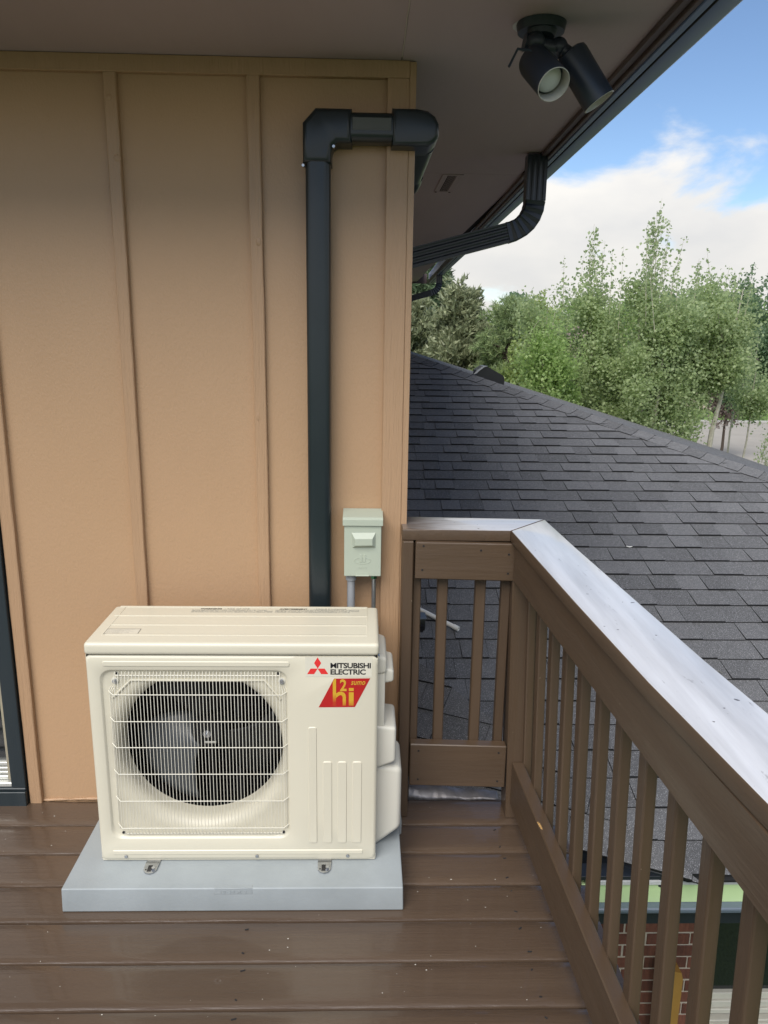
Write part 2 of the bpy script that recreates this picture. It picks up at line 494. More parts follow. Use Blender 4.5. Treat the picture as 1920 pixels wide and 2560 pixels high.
# blades beyond the road
def grass_patch():
    n = 26000
    x = nrg.uniform(10, 34, n); y = nrg.uniform(36.4, 48, n); h = nrg.uniform(0.08, 0.22, n)
    w = nrg.uniform(0.03, 0.06, n); a = nrg.uniform(0, PI, n)
    dx, dy = np.cos(a) * w, np.sin(a) * w
    lx, ly = nrg.normal(0, 0.05, n), nrg.normal(0, 0.05, n)
    V = np.stack([np.stack([x - dx, y - dy, np.full(n, GZ)], 1), np.stack([x + dx, y + dy, np.full(n, GZ)], 1), np.stack([x + lx, y + ly, GZ + h], 1)], 1).reshape(-1, 3)
    return fast_mesh('grass', V, 3, n)


def fast_mesh(name, V, k, n):
    me = bpy.data.meshes.new(name)
    me.vertices.add(len(V))
    me.vertices.foreach_set('co', np.ascontiguousarray(V, dtype=np.float32).ravel())
    me.loops.add(n * k)
    me.loops.foreach_set('vertex_index', np.arange(n * k, dtype=np.int32))
    me.polygons.add(n)
    me.polygons.foreach_set('loop_start', np.arange(0, n * k, k, dtype=np.int32))
    me.polygons.foreach_set('loop_total', np.full(n, k, dtype=np.int32))
    me.update(calc_edges=True)
    return me
tag(link('grass', grass_patch(), LF_BRIGHT, None), 'lawn grass growing on the far side of the pale road', 'grass', kind='stuff')

# ============================================================ HOUSE
SZ = 2.325           # soffit height
house = thing('house', (0, 0, 0), 'tan board and batten house wall under a broad dark eave', 'house')
# siding sheets, split where the battens hide their joints
bx = [(-0.615, -0.589), (-0.589, -0.187), (-0.187, 0.207), (0.207, 0.60)]
for i, (a, c) in enumerate(bx):
    m_ = MB(); m_.box(a + 0.001, c - 0.001, 0.0, 0.018, -0.012, SZ + 0.02)
    m_.build('siding_panel', SIDING, house, smooth=False)
m_ = MB(); m_.box(-3.2, -1.72, 0.0, 0.018, -0.012, SZ + 0.02); m_.build('siding_panel', SIDING, house, smooth=False)
m_ = MB(); m_.box(-1.72, -0.617, 0.0, 0.018, 2.12, SZ + 0.02); m_.build('siding_panel', SIDING, house, smooth=False)
def batten(x0, x1, z0=0.0, seed=0):
    rr = random.Random(seed)
    t = bmesh.new()
    N = 26
    sec = lambda k: [(x0 + rr.uniform(-.0006, .0006), 0.0), (x0 + 0.002 + rr.uniform(-.0006, .0006), -0.0175), (x0 + 0.005, -0.0195), (x1 - 0.004, -0.0195), (x1 - 0.001 + rr.uniform(-.0008, .0008), -0.0175), (x1, 0.0)]
    rings = []
    for k in range(N + 1):
        z = z0 + (2.279 - z0) * k / N
        rings.append([t.verts.new((x, y, z)) for x, y in sec(k)])
    for a, c in zip(rings, rings[1:]):
        for j in range(5):
            t.faces.new((a[j], a[j + 1], c[j + 1], c[j]))
    t.faces.new(rings[0]); t.faces.new(rings[-1][::-1])
    o = MB(); o.add(t)
    return o.build('batten', TRIMW, house, smooth=False)
batten(-0.207, -0.168, 0.0, 1)
batten(0.187, 0.2265, 0.0, 2)
batten(-0.6135, -0.571, -0.004, 3)
for x, z, r_k, sc_k in ((-0.178, 2.06, 0.011, (1, .25, 1)), (0.214, 1.842, 0.010, (.8, .3, 1.3)), (-0.19, 2.215, 0.010, (1, .25, 1)), (0.20, 1.335, 0.008, (.9, .25, 2.0))):
    m_ = MB(); m_.sph((x, -0.0185, z), r_k, sc_k); m_.build('knot', TRIMW, house)
m_ = MB(); m_.box(0.5815, 0.643, -0.0225, 0.0, -0.01, 2.279, 0.0015); m_.build('corner_board', TRIMW, house, smooth=False)
m_ = MB(); m_.box(0.6432, 0.662, -0.0205, 0.075, -0.35, 2.322, 0.0015); m_.build('corner_board', TRIMW, house, smooth=False)
m_ = MB(); m_.box(-3.2, 0.643, -0.0225, 0.0, 2.2795, SZ - 0.001, 0.0015); m_.build('frieze_board', TRIMW, house, smooth=False)
# paint bead along the wall and deck
m_ = MB()
x = -0.58
while x < 0.64:
    L = RNG.uniform(0.015, 0.05)
    m_.sph((x, -0.003, RNG.uniform(0.001, 0.006)), L, (1, 0.14, 0.16), 8, 5)
    x += L * 0.9
m_.build('paint_bead', TRIMW, house)
# side wall running back
m_ = MB(); m_.box(0.600, 0.641, 0.02, 10.2, -2.85, SZ + 0.02); m_.build('side_wall', SIDING, house, smooth=False)
m_ = MB(); m_.box(-3.2, 0.60, 0.019, 0.03, -2.85, -0.05); m_.build('side_wall', SIDING, house, smooth=False)
# soffit sheets (seams at y = 1.545 and the corner)
def soff(x0, x1, y0, y1):
    m_ = MB(); m_.box(x0 + 0.0012, x1 - 0.0012, y0 + 0.0012, y1 - 0.0012, SZ, SZ + 0.010, 0.001)
    return m_.build('soffit_panel', SOFFIT, house, smooth=False)
XE = 1.262           # inner line of the eave trim
YF = -0.60
soff(-3.2, -0.6, YF, 0.018); soff(-0.6, 0.620, YF, 0.018)
soff(0.620, XE, YF, 1.545)
for k, (a, c) in enumerate(((1.545, 3.98), (3.98, 6.42), (6.42, 8.86), (8.86, 10.24))):
    soff(0.620, XE + 0.0 + 0.02 * (k + 1), a, c)
m_ = MB(); m_.box(-3.2, 1.33, YF, 10.24, SZ + 0.012, SZ + 0.04); m_.build('roof_deck', SHEDGE, house, smooth=False)
# caulk line at the front seam
m_ = MB(); m_.tube([(0.6195 + RNG.uniform(-.001, .001), y, SZ - 0.0005) for y in np.linspace(-0.9, -0.05, 24)], 0.0014, 5); m_.build('caulk_line', mat('pale_caulk', (0.55, 0.5, 0.44), 0.5), house)
# eave edge : skewed slightly outward as it runs back
def ek(x):
    return lambda c: (c.x + 0.026 * c.y, c.y, c.z)
def eave(name, x0, x1, z0, z1, mt_, bev=0.002, y0=YF, y1=10.27):
    m_ = MB(); m_.box(x0, x1, y0, y1, z0, z1, bev, f=ek(0))
    return m_.build(name, mt_, house, smooth=False)
eave('eave_trim', 1.226, 1.247, SZ - 0.016, SZ - 0.001, SOFTRIM)
eave('eave_trim', 1.248, 1.262, SZ - 0.026, SZ - 0.001, SOFTRIM)
m_ = MB(); m_.box(0.62, 1.50, 10.245, 10.275, SZ - 0.03, SZ + 0.12, 0.002); m_.build('end_fascia', SOFTRIM, house, smooth=False)
m_ = MB(); m_.box(-3.2, 1.23, YF - 0.03, YF - 0.002, SZ - 0.03, SZ + 0.16, 0.002); m_.build('end_fascia', GUTTER, house, smooth=False)
# roof above
m_ = MB()
m_.prism([(-3.3, SZ + 0.95), (-3.3, SZ + 1.0), (1.45, SZ + 0.16), (1.45, SZ + 0.13)], YF - 0.1, 10.4)
m_.build('roof', SHING, house, smooth=False)
eave('fascia', 1.262, 1.282, SZ - 0.030, SZ + 0.13, GUTTER)

gut = thing('roof_gutter', (1.3, 0, SZ), 'dark blue grey gutter running along the whole eave', 'gutter')
t = bmesh.new()
gp = [(1.2825, SZ + 0.105), (1.2825, SZ - 0.022), (1.290, SZ - 0.026), (1.340, SZ - 0.026), (1.352, SZ - 0.018), (1.360, SZ + 0.02), (1.372, SZ + 0.05), (1.385, SZ + 0.07), (1.388, SZ + 0.10), (1.380, SZ + 0.106)]
for a, c in ((YF - 0.05, 10.28),):
    v0 = [t.verts.new((x + 0.026 * a, a, z)) for x, z in gp]; v1 = [t.verts.new((x + 0.026 * c, c, z)) for x, z in gp]
    for i in range(len(gp) - 1):
        t.faces.new((v0[i], v1[i], v1[i + 1], v0[i + 1]))
    t.faces.new(v0); t.faces.new(v1[::-1])
m_ = MB(); m_.add(t); m_.build('trough', GUTTER, gut)
m_ = MB(); m_.box(1.2835, 1.2865, YF, 10.27, SZ - 0.0315, SZ - 0.0262, f=ek(0)); m_.build('seam_lip', SHEDGE, gut, smooth=False)


def downspout(yc, sc, label, xt, xe, ze, zl):
    """corrugated rectangular downspout: outlet, ribbed elbow, long slanting run to the side wall"""
    w, d = 0.080 * sc, 0.058 * sc
    root = thing('downspout', (xe, yc, ze), label, 'downspout', 'downspouts hanging under the eave')
    def prof(w_, d_, k=0.0):
        pr = []
        n = 7
        for i in range(n):      # ribbed long faces
            pr.append((-w_ / 2 + w_ * i / n, d_ / 2 - (0.0014 if i % 2 else 0)))
            pr.append((-w_ / 2 + w_ * (i + 0.5) / n, d_ / 2 - (0.0014 if i % 2 else 0)))
        pr.append((w_ / 2, d_ / 2)); pr.append((w_ / 2, -d_ / 2))
        for i in range(n):
            pr.append((w_ / 2 - w_ * i / n, -d_ / 2 + (0.0014 if i % 2 else 0)))
            pr.append((w_ / 2 - w_ * (i + 0.5) / n, -d_ / 2 + (0.0014 if i % 2 else 0)))
        pr.append((-w_ / 2, -d_ / 2)); pr.append((-w_ / 2, d_ / 2))
        return pr
    up = Vector((0, 1, 0))
    p0 = Vector((xt, yc, SZ - 0.01)); p1 = Vector((xt, yc, zl))
    dirn = (Vector((xe, yc, ze)) - Vector((xt - 0.03, yc, zl - 0.10)))
    m_ = MB(); sweep(m_.bm, [p0, p1], [prof(w, d)] * 2, up); m_.build('outlet', GUTTER if False else DUCTM, root, smooth=False)
    # elbow with crimps
    dd = dirn.normalized()
    pts, prs = [], []
    N = 13
    a0 = Vector((0, 0, -1))
    cur = p1.copy()
    for i in range(N):
        tt = i / (N - 1)
        dv = (a0 * (1 - tt) + dd * tt).normalized()
        if i: cur = cur + dv * (0.0145 * sc)
        pts.append(cur.copy())
        s_ = 1.0 + (0.07 if i % 2 == 0 else -0.04)
        prs.append(rrect(w * (1.0 + (0.02 if i % 2 == 0 else 0)), d * s_, 0.006, 2))
    m_ = MB(); sweep(m_.bm, pts, prs, up); m_.build('elbow', DUCTM, root, smooth=False)
    m_ = MB(); sweep(m_.bm, [cur - dd * 0.012, Vector((xe, yc, ze))], [prof(w * 0.97, d * 0.97)] * 2, up); m_.build('pipe_run', DUCTM, root, smooth=False)
    m_ = MB(); sweep(m_.bm, [Vector((xe, yc, ze)) + Vector((0, 0, 0.02)), Vector((xe - 0.0, yc, ze - 1.6))], [prof(w * 1.0, d * 1.0)] * 2, up); m_.build('pipe_drop', DUCTM, root, smooth=False)
    return root
DUCTM = mat('downspout_enamel', (0.008, 0.013, 0.022), 0.30, (0.010, 0.016, 0.026), 5)
downspout(1.08, 1.05, 'dark downspout with ribbed elbow, nearer of the two under the eave', 1.238, 0.676, 1.885, 2.135)
downspout(8.2, 1.0, 'small distant downspout at the far end of the eave', 1.505, 0.68, 1.86, 2.19)

# soffit vent
sv = thing('soffit_vent', (0.945, 1.8, SZ), 'louvred vent grille set in the eave soffit', 'vent')
m_ = MB()
m_.box(0.891, 0.918, 1.56, 2.05, SZ - 0.004, SZ - 0.0005, 0.001); m_.box(0.960, 0.993, 1.56, 2.05, SZ - 0.004, SZ - 0.0005, 0.001)
m_.box(0.918, 0.960, 1.56, 1.585, SZ - 0.004, SZ - 0.0005); m_.box(0.918, 0.960, 2.022, 2.05, SZ - 0.004, SZ - 0.0005)
m_.build('vent_frame', SOFFIT, sv, smooth=False)
m_ = MB(); m_.box(0.919, 0.959, 1.586, 2.021, SZ - 0.0015, SZ - 0.0005); m_.build('vent_backing', DARK, sv, smooth=False)
for i in range(6):
    m_ = MB(); x = 0.9235 + i * 0.0062; m_.box(x, x + 0.002, 1.586, 2.021, SZ - 0.0035, SZ - 0.0016); m_.build('slat', SOFFIT, sv, smooth=False)
for x in (0.900, 0.974):
    m_ = MB(); m_.cyl((x, 2.035, SZ - 0.004), (x, 2.035, SZ - 0.006), 0.006, 8); m_.build('screw', SHEDGE, sv)

# ============================================================ DECK
deck = thing('deck', (0, -1.0, 0), 'brown painted plank deck', 'deck', kind='structure')
pitch, s0 = 0.1411, 0.1419
def plank(y0, y1, x0, x1, seed):
    rr = random.Random(seed)
    dz = rr.uniform(-0.0012, 0.0012)
    N = 30
    prof = [(0.0, -0.036), (0.0, -0.0075), (0.0020, -0.0028), (0.0072, 0.0), (0.03, 0.0006)]
    t = bmesh.new()
    rings = []
    w = y1 - y0
    wob = [rr.uniform(-0.0010, 0.0010) for _ in range(N + 1)]
    wob2 = [rr.uniform(-0.0010, 0.0010) for _ in range(N + 1)]
    for k in range(N + 1):
        x = x0 + (x1 - x0) * k / N
        r = [(y0 + a + (wob[k] if j < 4 else 0), z) for j, (a, z) in enumerate(prof)] + [(y1 - a + (wob2[k] if j < 4 else 0), z) for j, (a, z) in reversed(list(enumerate(prof)))]
        rings.append([t.verts.new((x, y, z + dz)) for y, z in r])
    n = len(rings[0])
    for a, c in zip(rings, rings[1:]):
        for j in range(n):
            t.faces.new((a[j], c[j], c[(j + 1) % n], a[(j + 1) % n]))
    t.faces.new(rings[0]); t.faces.new(rings[-1][::-1])
    m_ = MB(); m_.add(t)
    return m_.build('deck_board', BROWNX, deck)
for k in range(-1, 17):
    yb = -(s0 + pitch * k)
    plank(yb - pitch + 0.004, yb, -3.2 if k >= 0 else -3.2, 1.192 + (RNG.uniform(-.006, .006)), 40 + k) if k >= 0 else plank(-s0 + 0.004, -0.004, -3.2, 1.10, 39)
for x in (-3.0, -2.2, -1.4, -0.6, 0.2, 0.95):
    m_ = MB(); m_.box(x, x + 0.04, -2.5, -0.01, -0.24, -0.04); m_.build('joist', BROWNV, deck, smooth=False)
m_ = MB(); m_.box(-3.2, 1.10, -0.003, 0.018, -0.24, -0.015); m_.build('rim_joist', BROWNR, deck, smooth=False)
m_ = MB(); m_.box(-3.2, 1.10, -2.5, 0.0, -0.30, -0.26); m_.build('deck_underside', SHEDGE, deck, smooth=False)

# countersunk screws, two in every plank over each joist
m_ = MB()
for k in range(0, 8):
    yb = -(s0 + pitch * k)
    for x in (-0.6, 0.22, 0.97):
        for dy in (0.028, 0.112):
            m_.cyl((x + RNG.uniform(-.012, .012), yb - dy + RNG.uniform(-.006, .006), 0.0002), (x, yb - dy, 0.0012), 0.0019, 8) if not (k < 3 and x < 0.5) else None
tag(m_.build('deck_screws', SHEDGE, deck), kind='stuff')
# crumbs of paint lying on the planks
def crumbs():
    t = bmesh.new()
    rr = random.Random(5)
    for k in range(130):
        x = rr.uniform(-0.9, 1.05); y = rr.uniform(-1.25, -0.02)
        if -0.33 < x < 0.67 and -0.56 < y < -0.03: continue
        r = rr.uniform(0.0006, 0.0016)
        e = bmesh.ops.create_icosphere(t, subdivisions=1, radius=r)
        bmesh.ops.scale(t, vec=(rr.uniform(.7, 2.2), rr.uniform(.7, 1.5), 0.45), verts=e['verts'])
        bmesh.ops.translate(t, vec=(x, y, 0.0012), verts=e['verts'])
    m_ = MB(); m_.add(t)
    return tag(m_.build('paint_crumbs', mat('crumb_white', (0.55, 0.52, 0.46), 0.7), None), 'tiny pale paint crumbs scattered over the brown deck', 'debris', kind='stuff')
crumbs()

# crumpled flashing at the end of the planks
t = bmesh.new()
rr = random.Random(3)
NX, NY = 46, 7
grid = []
for i in range(NX + 1):
    x = 0.688 + (1.008 - 0.688) * i / NX
    h = 0.030 * (1 - i / NX) ** 1.5 + 0.016
    row = []
    for j in range(NY + 1):
        v = j / NY
        y = 0.004 + 0.045 * v + 0.010 * (1 - i / NX) * v
        z = -0.006 + h * math.sin(min(1, v * 1.3) * PI / 2) - 0.012 * max(0, v - 0.75) * 4 + rr.uniform(-.0009, .0009) + 0.0022 * math.sin(i * 0.35 + 2.2 * v)
        row.append(t.verts.new((x, y + rr.uniform(-.002, .002), z)))
    grid.append(row)
for i in range(NX):
    for j in range(NY):
        t.faces.new((grid[i][j], grid[i + 1][j], grid[i + 1][j + 1], grid[i][j + 1]))
m_ = MB(); m_.add(t)
fl = m_.build('metal_flashing', FLASH, None, fix=False)
tag(fl, 'crumpled silver flashing strip at the deck edge under the short railing', 'flashing')
so = fl.modifiers.new('thick', 'SOLIDIFY'); so.thickness = 0.0015

# ============================================================ PATIO DOOR
door = thing('patio_door', (-1.2, 0, 0), 'dark framed patio door with pale sill, cut by the left edge', 'door')
m_ = MB(); m_.box(-0.664, -0.616, -0.030, 0.02, 0.066, 2.12, 0.002); m_.build('door_casing', DARKTRIM, door, smooth=False)
m_ = MB(); m_.box(-1.72, -0.616, -0.030, 0.02, 2.07, 2.118, 0.002); m_.build('head_casing', DARKTRIM, door, smooth=False)
m_ = MB(); m_.box(-1.72, -0.6165, -0.036, 0.02, -0.003, 0.052, 0.002); m_.box(-1.72, -0.6165, -0.030, 0.02, 0.053, 0.064, 0.003); m_.build('threshold', DARKTRIM, door, smooth=False)
m_ = MB(); m_.box(-0.682, -0.6645, -0.010, 0.03, 0.082, 2.07, 0.003); m_.build('jamb', DOORJAMB, door, smooth=False)
m_ = MB()
m_.box(-1.70, -0.660, -0.024, 0.03, 0.0645, 0.081, 0.003)
for k, (z0, z1, yy) in enumerate(((0.082, 0.096, -0.006), (0.098, 0.108, 0.002), (0.110, 0.120, 0.008), (0.122, 0.136, 0.014))):
    m_.box(-1.70, -0.6825, yy, 0.05, z0, z1, 0.002)
m_.build('sill_track', DOORSILL, door, smooth=False)
m_ = MB(); m_.box(-1.70, -0.683, 0.030, 0.036, 0.137, 2.06); m_.build('pane', GLASS, door, smooth=False)

# ============================================================ LINE SET COVER
lsc = thing('line_set_cover', (0.39, 0, 0.7), 'glossy black line set cover pipe running up the wall and round the corner', 'pipe cover')
YD = -0.042
def dprof(w, d):      # x along width, y along depth
    return rrect(w, d, 0.020, 5)
def hseg(p0, p1, w, d, name, mt_, upv):
    m_ = MB(); sweep(m_.bm, [p0, p1], [dprof(w, d)] * 2, upv)
    return m_.build(name, mt_, lsc)
xc_ = 0.3885
hseg(Vector((xc_, YD, 0.10)), Vector((xc_ + 0.001, YD, 2.08)), 0.0700, 0.076, 'straight_duct', DUCT, Vector((0, 1, 0)))
# corner elbow as a chamfered L plate in front, full depth
m_ = MB()
zt, zb = 2.186, 2.098
poly = [(0.3485, 2.046), (0.3485, 2.148), (0.384, zt), (0.484, zt), (0.484, zb), (0.444, zb), (0.432, 2.090), (0.4275, 2.074), (0.4275, 2.046)]
t = MB(); t.prism(poly, YD + 0.042, YD - 0.043)
tb = t.bm
bmesh.ops.recalc_face_normals(tb, faces=tb.faces[:])
fe = [e for e in tb.edges if all(abs(v.co.y - (YD - 0.043)) < 1e-5 for v in e.verts)]
bmesh.ops.bevel(tb, geom=fe, offset=0.014, segments=4, profile=0.5, affect='EDGES')
t.build('corner_elbow', DUCT, lsc)
hseg(Vector((0.455, YD, 2.142)), Vector((0.640, YD, 2.142)), 0.076, 0.076, 'short_duct', DUCT, Vector((0, 0, 1)))
m_ = MB(); m_.box(0.4855, 0.5925, YD - 0.0392, YD - 0.030, 2.132, 2.164, 0.001); m_.build('dusty_strip', DUCTDUST, lsc, smooth=False)
# outside corner elbow
m_ = MB()
pr = [(0.594, zb - 0.005), (0.594, zt + 0.003), (0.66, zt + 0.003), (0.692, zt - 0.002), (0.713, zt - 0.016), (0.7235, zt - 0.035), (0.7235, zb + 0.022), (0.712, zb + 0.006), (0.695, zb - 0.004)]
t = MB(); t.prism(pr, 0.04, YD - 0.043)
tb = t.bm
bmesh.ops.recalc_face_normals(tb, faces=tb.faces[:])
fe = [e for e in tb.edges if all(abs(v.co.y - (YD - 0.043)) < 1e-5 for v in e.verts)]
bmesh.ops.bevel(tb, geom=fe, offset=0.012, segments=4, profile=0.5, affect='EDGES')
t.build('outer_elbow', DUCT, lsc)
hseg(Vector((0.683, 0.03, 2.135)), Vector((0.681, 0.52, 2.135)), 0.074, 0.078, 'side_duct', DUCT, Vector((0, 0, 1)))
m_ = MB(); sweep(m_.bm, [Vector((0.683, 0.50, 2.142)), Vector((0.684, 0.60, 2.14)), Vector((0.678, 0.640, 2.13)), Vector((0.655, 0.665, 2.115))], [rrect(.08, .084, .02, 5)] * 4, Vector((0, 0, 1))); m_.build('end_elbow', DUCT, lsc)
for p in ((0.349, YD - 0.02, 2.04), (0.434, YD - 0.03, 2.088)):
    m_ = MB(); m_.cyl(p, (p[0], p[1] - 0.014, p[2]), 0.004, 8); m_.build('screw', STEEL, lsc)

# ============================================================ DISCONNECT BOX
db = thing('disconnect_box', (0.52, -0.05, 0.84), 'pale green grey electrical disconnect box with raised handle and embossed emblem', 'electrical box')
m_ = MB(); m_.box(0.4665, 0.5795, -0.072, -0.002, 0.846, 1.020, 0.002); m_.build('box_body', BOXG, db, smooth=False)
m_ = MB(); m_.box(0.4655, 0.5805, -0.080, -0.073, 0.846, 1.011, 0.002, 2); m_.build('door_panel', BOXG, db, smooth=False)
m_ = MB()
m_.prism([(-0.086, 1.011), (-0.086, 1.029), (-0.078, 1.0355), (-0.004, 1.047), (-0.004, 1.011)], 0.461, 0.585, 'x')
m_.build('hood', BOXG, db, smooth=False)
t = bmesh.new()
o4 = [(0.488, 0.987), (0.563, 0.988), (0.563, 0.940), (0.492, 0.939)]
i4 = [(0.499, 0.970), (0.553, 0.971), (0.553, 0.950), (0.500, 0.949)]
va = [t.verts.new((x, -0.0803, z)) for x, z in o4]; vb = [t.verts.new((x, -0.0925, z)) for x, z in i4]
for i in range(4): t.faces.new((va[i], va[(i + 1) % 4], vb[(i + 1) % 4], vb[i]))
t.faces.new(vb)
m_ = MB(); m_.add(t); m_.build('handle', BOXG, db, smooth=False)
m_ = MB()
pts = [(0.523 + 0.0255 * math.cos(a), -0.0803, 0.8965 + 0.010 * math.sin(a)) for a in np.linspace(0, 2 * PI, 33)]
m_.tube(pts, 0.0009, 5)
for x in (0.514, 0.525): m_.box(x, x + 0.008, -0.0812, -0.0795, 0.892, 0.917, 0.0006)
m_.build('emblem', BOXG, db)
text('emboss_text', 'MARS', (0.5235, -0.0800, 0.870), 0.0095, BOXG, db, extrude=0.0008, align='CENTER', sx=1.1, space=1.15)
m_ = MB(); m_.box(0.501, 0.544, -0.0845, -0.0795, 0.8465, 0.8505, 0.001); m_.build('hasp', BOXG, db, smooth=False)
cd = thing('pvc_conduit', (0.488, -0.045, 0.3), 'grey plastic conduit leaving the left underside of the disconnect box', 'conduit')
m_ = MB(); m_.cyl((0.487, -0.045, 0.1), (0.487, -0.045, 0.835), 0.0125, 20); m_.build('conduit_pipe', PVCG, cd)
m_ = MB(); m_.cyl((0.487, -0.045, 0.822), (0.487, -0.045, 0.8455), 0.0172, 20, bev=0.002); m_.build('conduit_adapter', PVCG, cd)
ce = thing('metal_conduit', (0.559, -0.045, 0.3), 'thin galvanized conduit with green fitting under the disconnect box', 'conduit')
m_ = MB(); m_.cyl((0.5595, -0.045, 0.1), (0.5595, -0.045, 0.832), 0.0072, 14); m_.build('conduit_pipe', GALV, ce)
m_ = MB(); m_.cyl((0.5595, -0.045, 0.828), (0.5595, -0.045, 0.836), 0.0105, 6); m_.cyl((0.5595, -0.045, 0.836), (0.5595, -0.045, 0.8455), 0.0088, 14); m_.build('fitting', GREENM, ce)

# ============================================================ PAD
PX0, PX1, PY0, PY1, PH = -0.307, 0.6448, -0.526, -0.065, 0.0755
pad = thing('equipment_pad', (0.17, -0.3, 0), 'grey plastic equipment pad lying on the deck', 'pad')
t = bmesh.new()
m_ = MB()
nx0, nx1 = 0.116, 0.222
# a tapered body with a shallow notch at the top front edge
def padf(c):
    k = 1 - c.z / PH
    cx, cy = (PX0 + PX1) / 2, (PY0 + PY1) / 2
    return (cx + (c.x - cx) * (1 + 0.004 * k), cy + (c.y - cy) * (1 + 0.006 * k), c.z)
m_.box(PX0, PX1, PY0, PY1, 0.0015, PH, 0.004, 3, f=padf)
m_.box(PX1 - 0.03, PX1 + 0.012, PY0 + 0.33, PY0 + 0.42, 0.002, 0.05, 0.004, 2)
m_.build('pad_body', PADG, pad)
m_ = MB(); m_.box(nx0, nx1, PY0 - 0.0012, PY0 + 0.012, PH - 0.0185, PH + 0.0008, 0.0008, 1); m_.build('size_plate', PADG, pad)
text('size_emboss', '18-38 X 3', ((nx0 + nx1) / 2, PY0 - 0.0012, PH - 0.0155), 0.0135, PADG, pad, extrude=0.0009, align='CENTER', sx=1.15, space=1.2)

# ============================================================ HEAT PUMP
UX, UY, UZ = -0.2304, -0.4174, 0.0831
UD = 0.283
WB, HB = 0.7985, 0.6435       # body width and height to lid seam
hp = thing('heat_pump', (UX + 0.4, UY + 0.14, UZ), 'cream outdoor heat pump unit with round fan grille and red logos', 'heat pump')
def L(x, y, z): return (UX + x, UY + y, UZ + z)
# front panel built of rings around the fan opening
cx, cz, R1 = 0.300, 0.352, 0.228
N = 256
def ray_rr(a, x0, x1, z0, z1, r):
    """distance from (cx,cz) along angle a to a rounded rectangle"""
    dx, dz = math.cos(a), math.sin(a)
    lo, hi = 0.0, 2.0
    hw, hh = (x1 - x0) / 2, (z1 - z0) / 2
    mx, mz = (x0 + x1) / 2, (z0 + z1) / 2
    for _ in range(34):
        t_ = (lo + hi) / 2
        qx, qz = abs(cx + dx * t_ - mx) - (hw - r), abs(cz + dz * t_ - mz) - (hh - r)
        sdv = math.hypot(max(qx, 0), max(qz, 0)) + min(max(qx, qz), 0) - r
        if sdv < 0: lo = t_
        else: hi = t_
    return lo
def cham(a):
    """flat top bar with two angled corners cuts the round mouth"""
    dx, dz = math.cos(a), math.sin(a)
    best = 9
    # top z=0.566
    if dz > 1e-6: best = min(best, (0.566 - cz) / dz)
    for (ax, az, bx_, bz) in ((0.118, 0.566, 0.052, 0.500), (0.490, 0.566, 0.540, 0.510)):
        ex, ez = bx_ - ax, bz - az
        nx_, nz_ = (-ez, ex)
        if nx_ * (cx - ax) + nz_ * (cz - az) > 0: nx_, nz_ = -nx_, -nz_
        dn = nx_ * dx + nz_ * dz
        if dn > 1e-6:
            best = min(best, (nx_ * (ax - cx) + nz_ * (az - cz)) / dn)
    return best
t = bmesh.new()
rings = []
angs = [2 * PI * i / N for i in range(N)]
# snap a few angles onto the outer corners
RX0, RX1, RZ0, RZ1 = 0.036, 0.549, 0.072, 0.600
for a in range(N):
    th = angs[a]
    dx, dz = math.cos(th), math.sin(th)
    o = ray_rr(th, 0.0, WB, 0.0, HB, 0.012)
    e1 = ray_rr(th, RX0, RX1, RZ0, RZ1, 0.030)
    e2 = ray_rr(th, RX0 + 0.004, RX1 - 0.004, RZ0 + 0.004, RZ1 - 0.004, 0.027)
    e3 = ray_rr(th, RX0 + 0.010, RX1 - 0.010, RZ0 + 0.010, RZ1 - 0.010, 0.022)
    ch = cham(th)
    rm = min(0.268, e3 - 0.001)
    pts = [(o, 0.006), (o - 0.004, 0.0015), (o - 0.010, 0.0), (e1 + 0.003, 0.0), (e1, 0.0012), (e2, 0.0068), (e3, 0.0085)]
    # bell mouth
    for k in range(9):
        u = k / 8
        r = R1 + (rm - R1) * (1 - math.sin(u * PI / 2)) if rm > R1 else R1 + (rm - R1) * (1 - u)
        dpt = 0.0088 + 0.040 * (1 - math.cos(u * PI / 2))
        pts.append((min(r, e3 - 0.0008), dpt))
    pts.append((min(R1, e3 - 0.0008), 0.080))
    rings.append([t.verts.new(L(cx + dx * r, y, cz + dz * r)) for r, y in pts])
K = len(rings[0])
for i in range(N):
    a, c = rings[i], rings[(i + 1) % N]
    for j in range(K - 1):
        t.faces.new((a[j], a[j + 1], c[j + 1], c[j]))
m_ = MB(); m_.add(t)
m_.build('front_panel', UNITW, hp)
# cream bar and angled corner brackets across the top of the opening
m_ = MB()
m_.prism([(UX + 0.046, UZ + 0.590), (UX + 0.549 - 0.010, UZ + 0.590), (UX + 0.541, UZ + 0.530), (UX + 0.538, UZ + 0.505), (UX + 0.528, UZ + 0.508), (UX + 0.484, UZ + 0.566), (UX + 0.118, UZ + 0.566), (UX + 0.066, UZ + 0.512), (UX + 0.046, UZ + 0.500)], UY + 0.0095, UY + 0.016)
m_.build('corner_bracket', UNITW, hp, smooth=False)
m_ = MB()
bar = [(0.064, 0.514), (0.117, 0.5675), (0.484, 0.5675), (0.5285, 0.510)]
m_.tube([L(x, 0.0085, z) for x, z in bar], 0.0042, 6)
m_.build('bracket_edge', UNITW, hp)
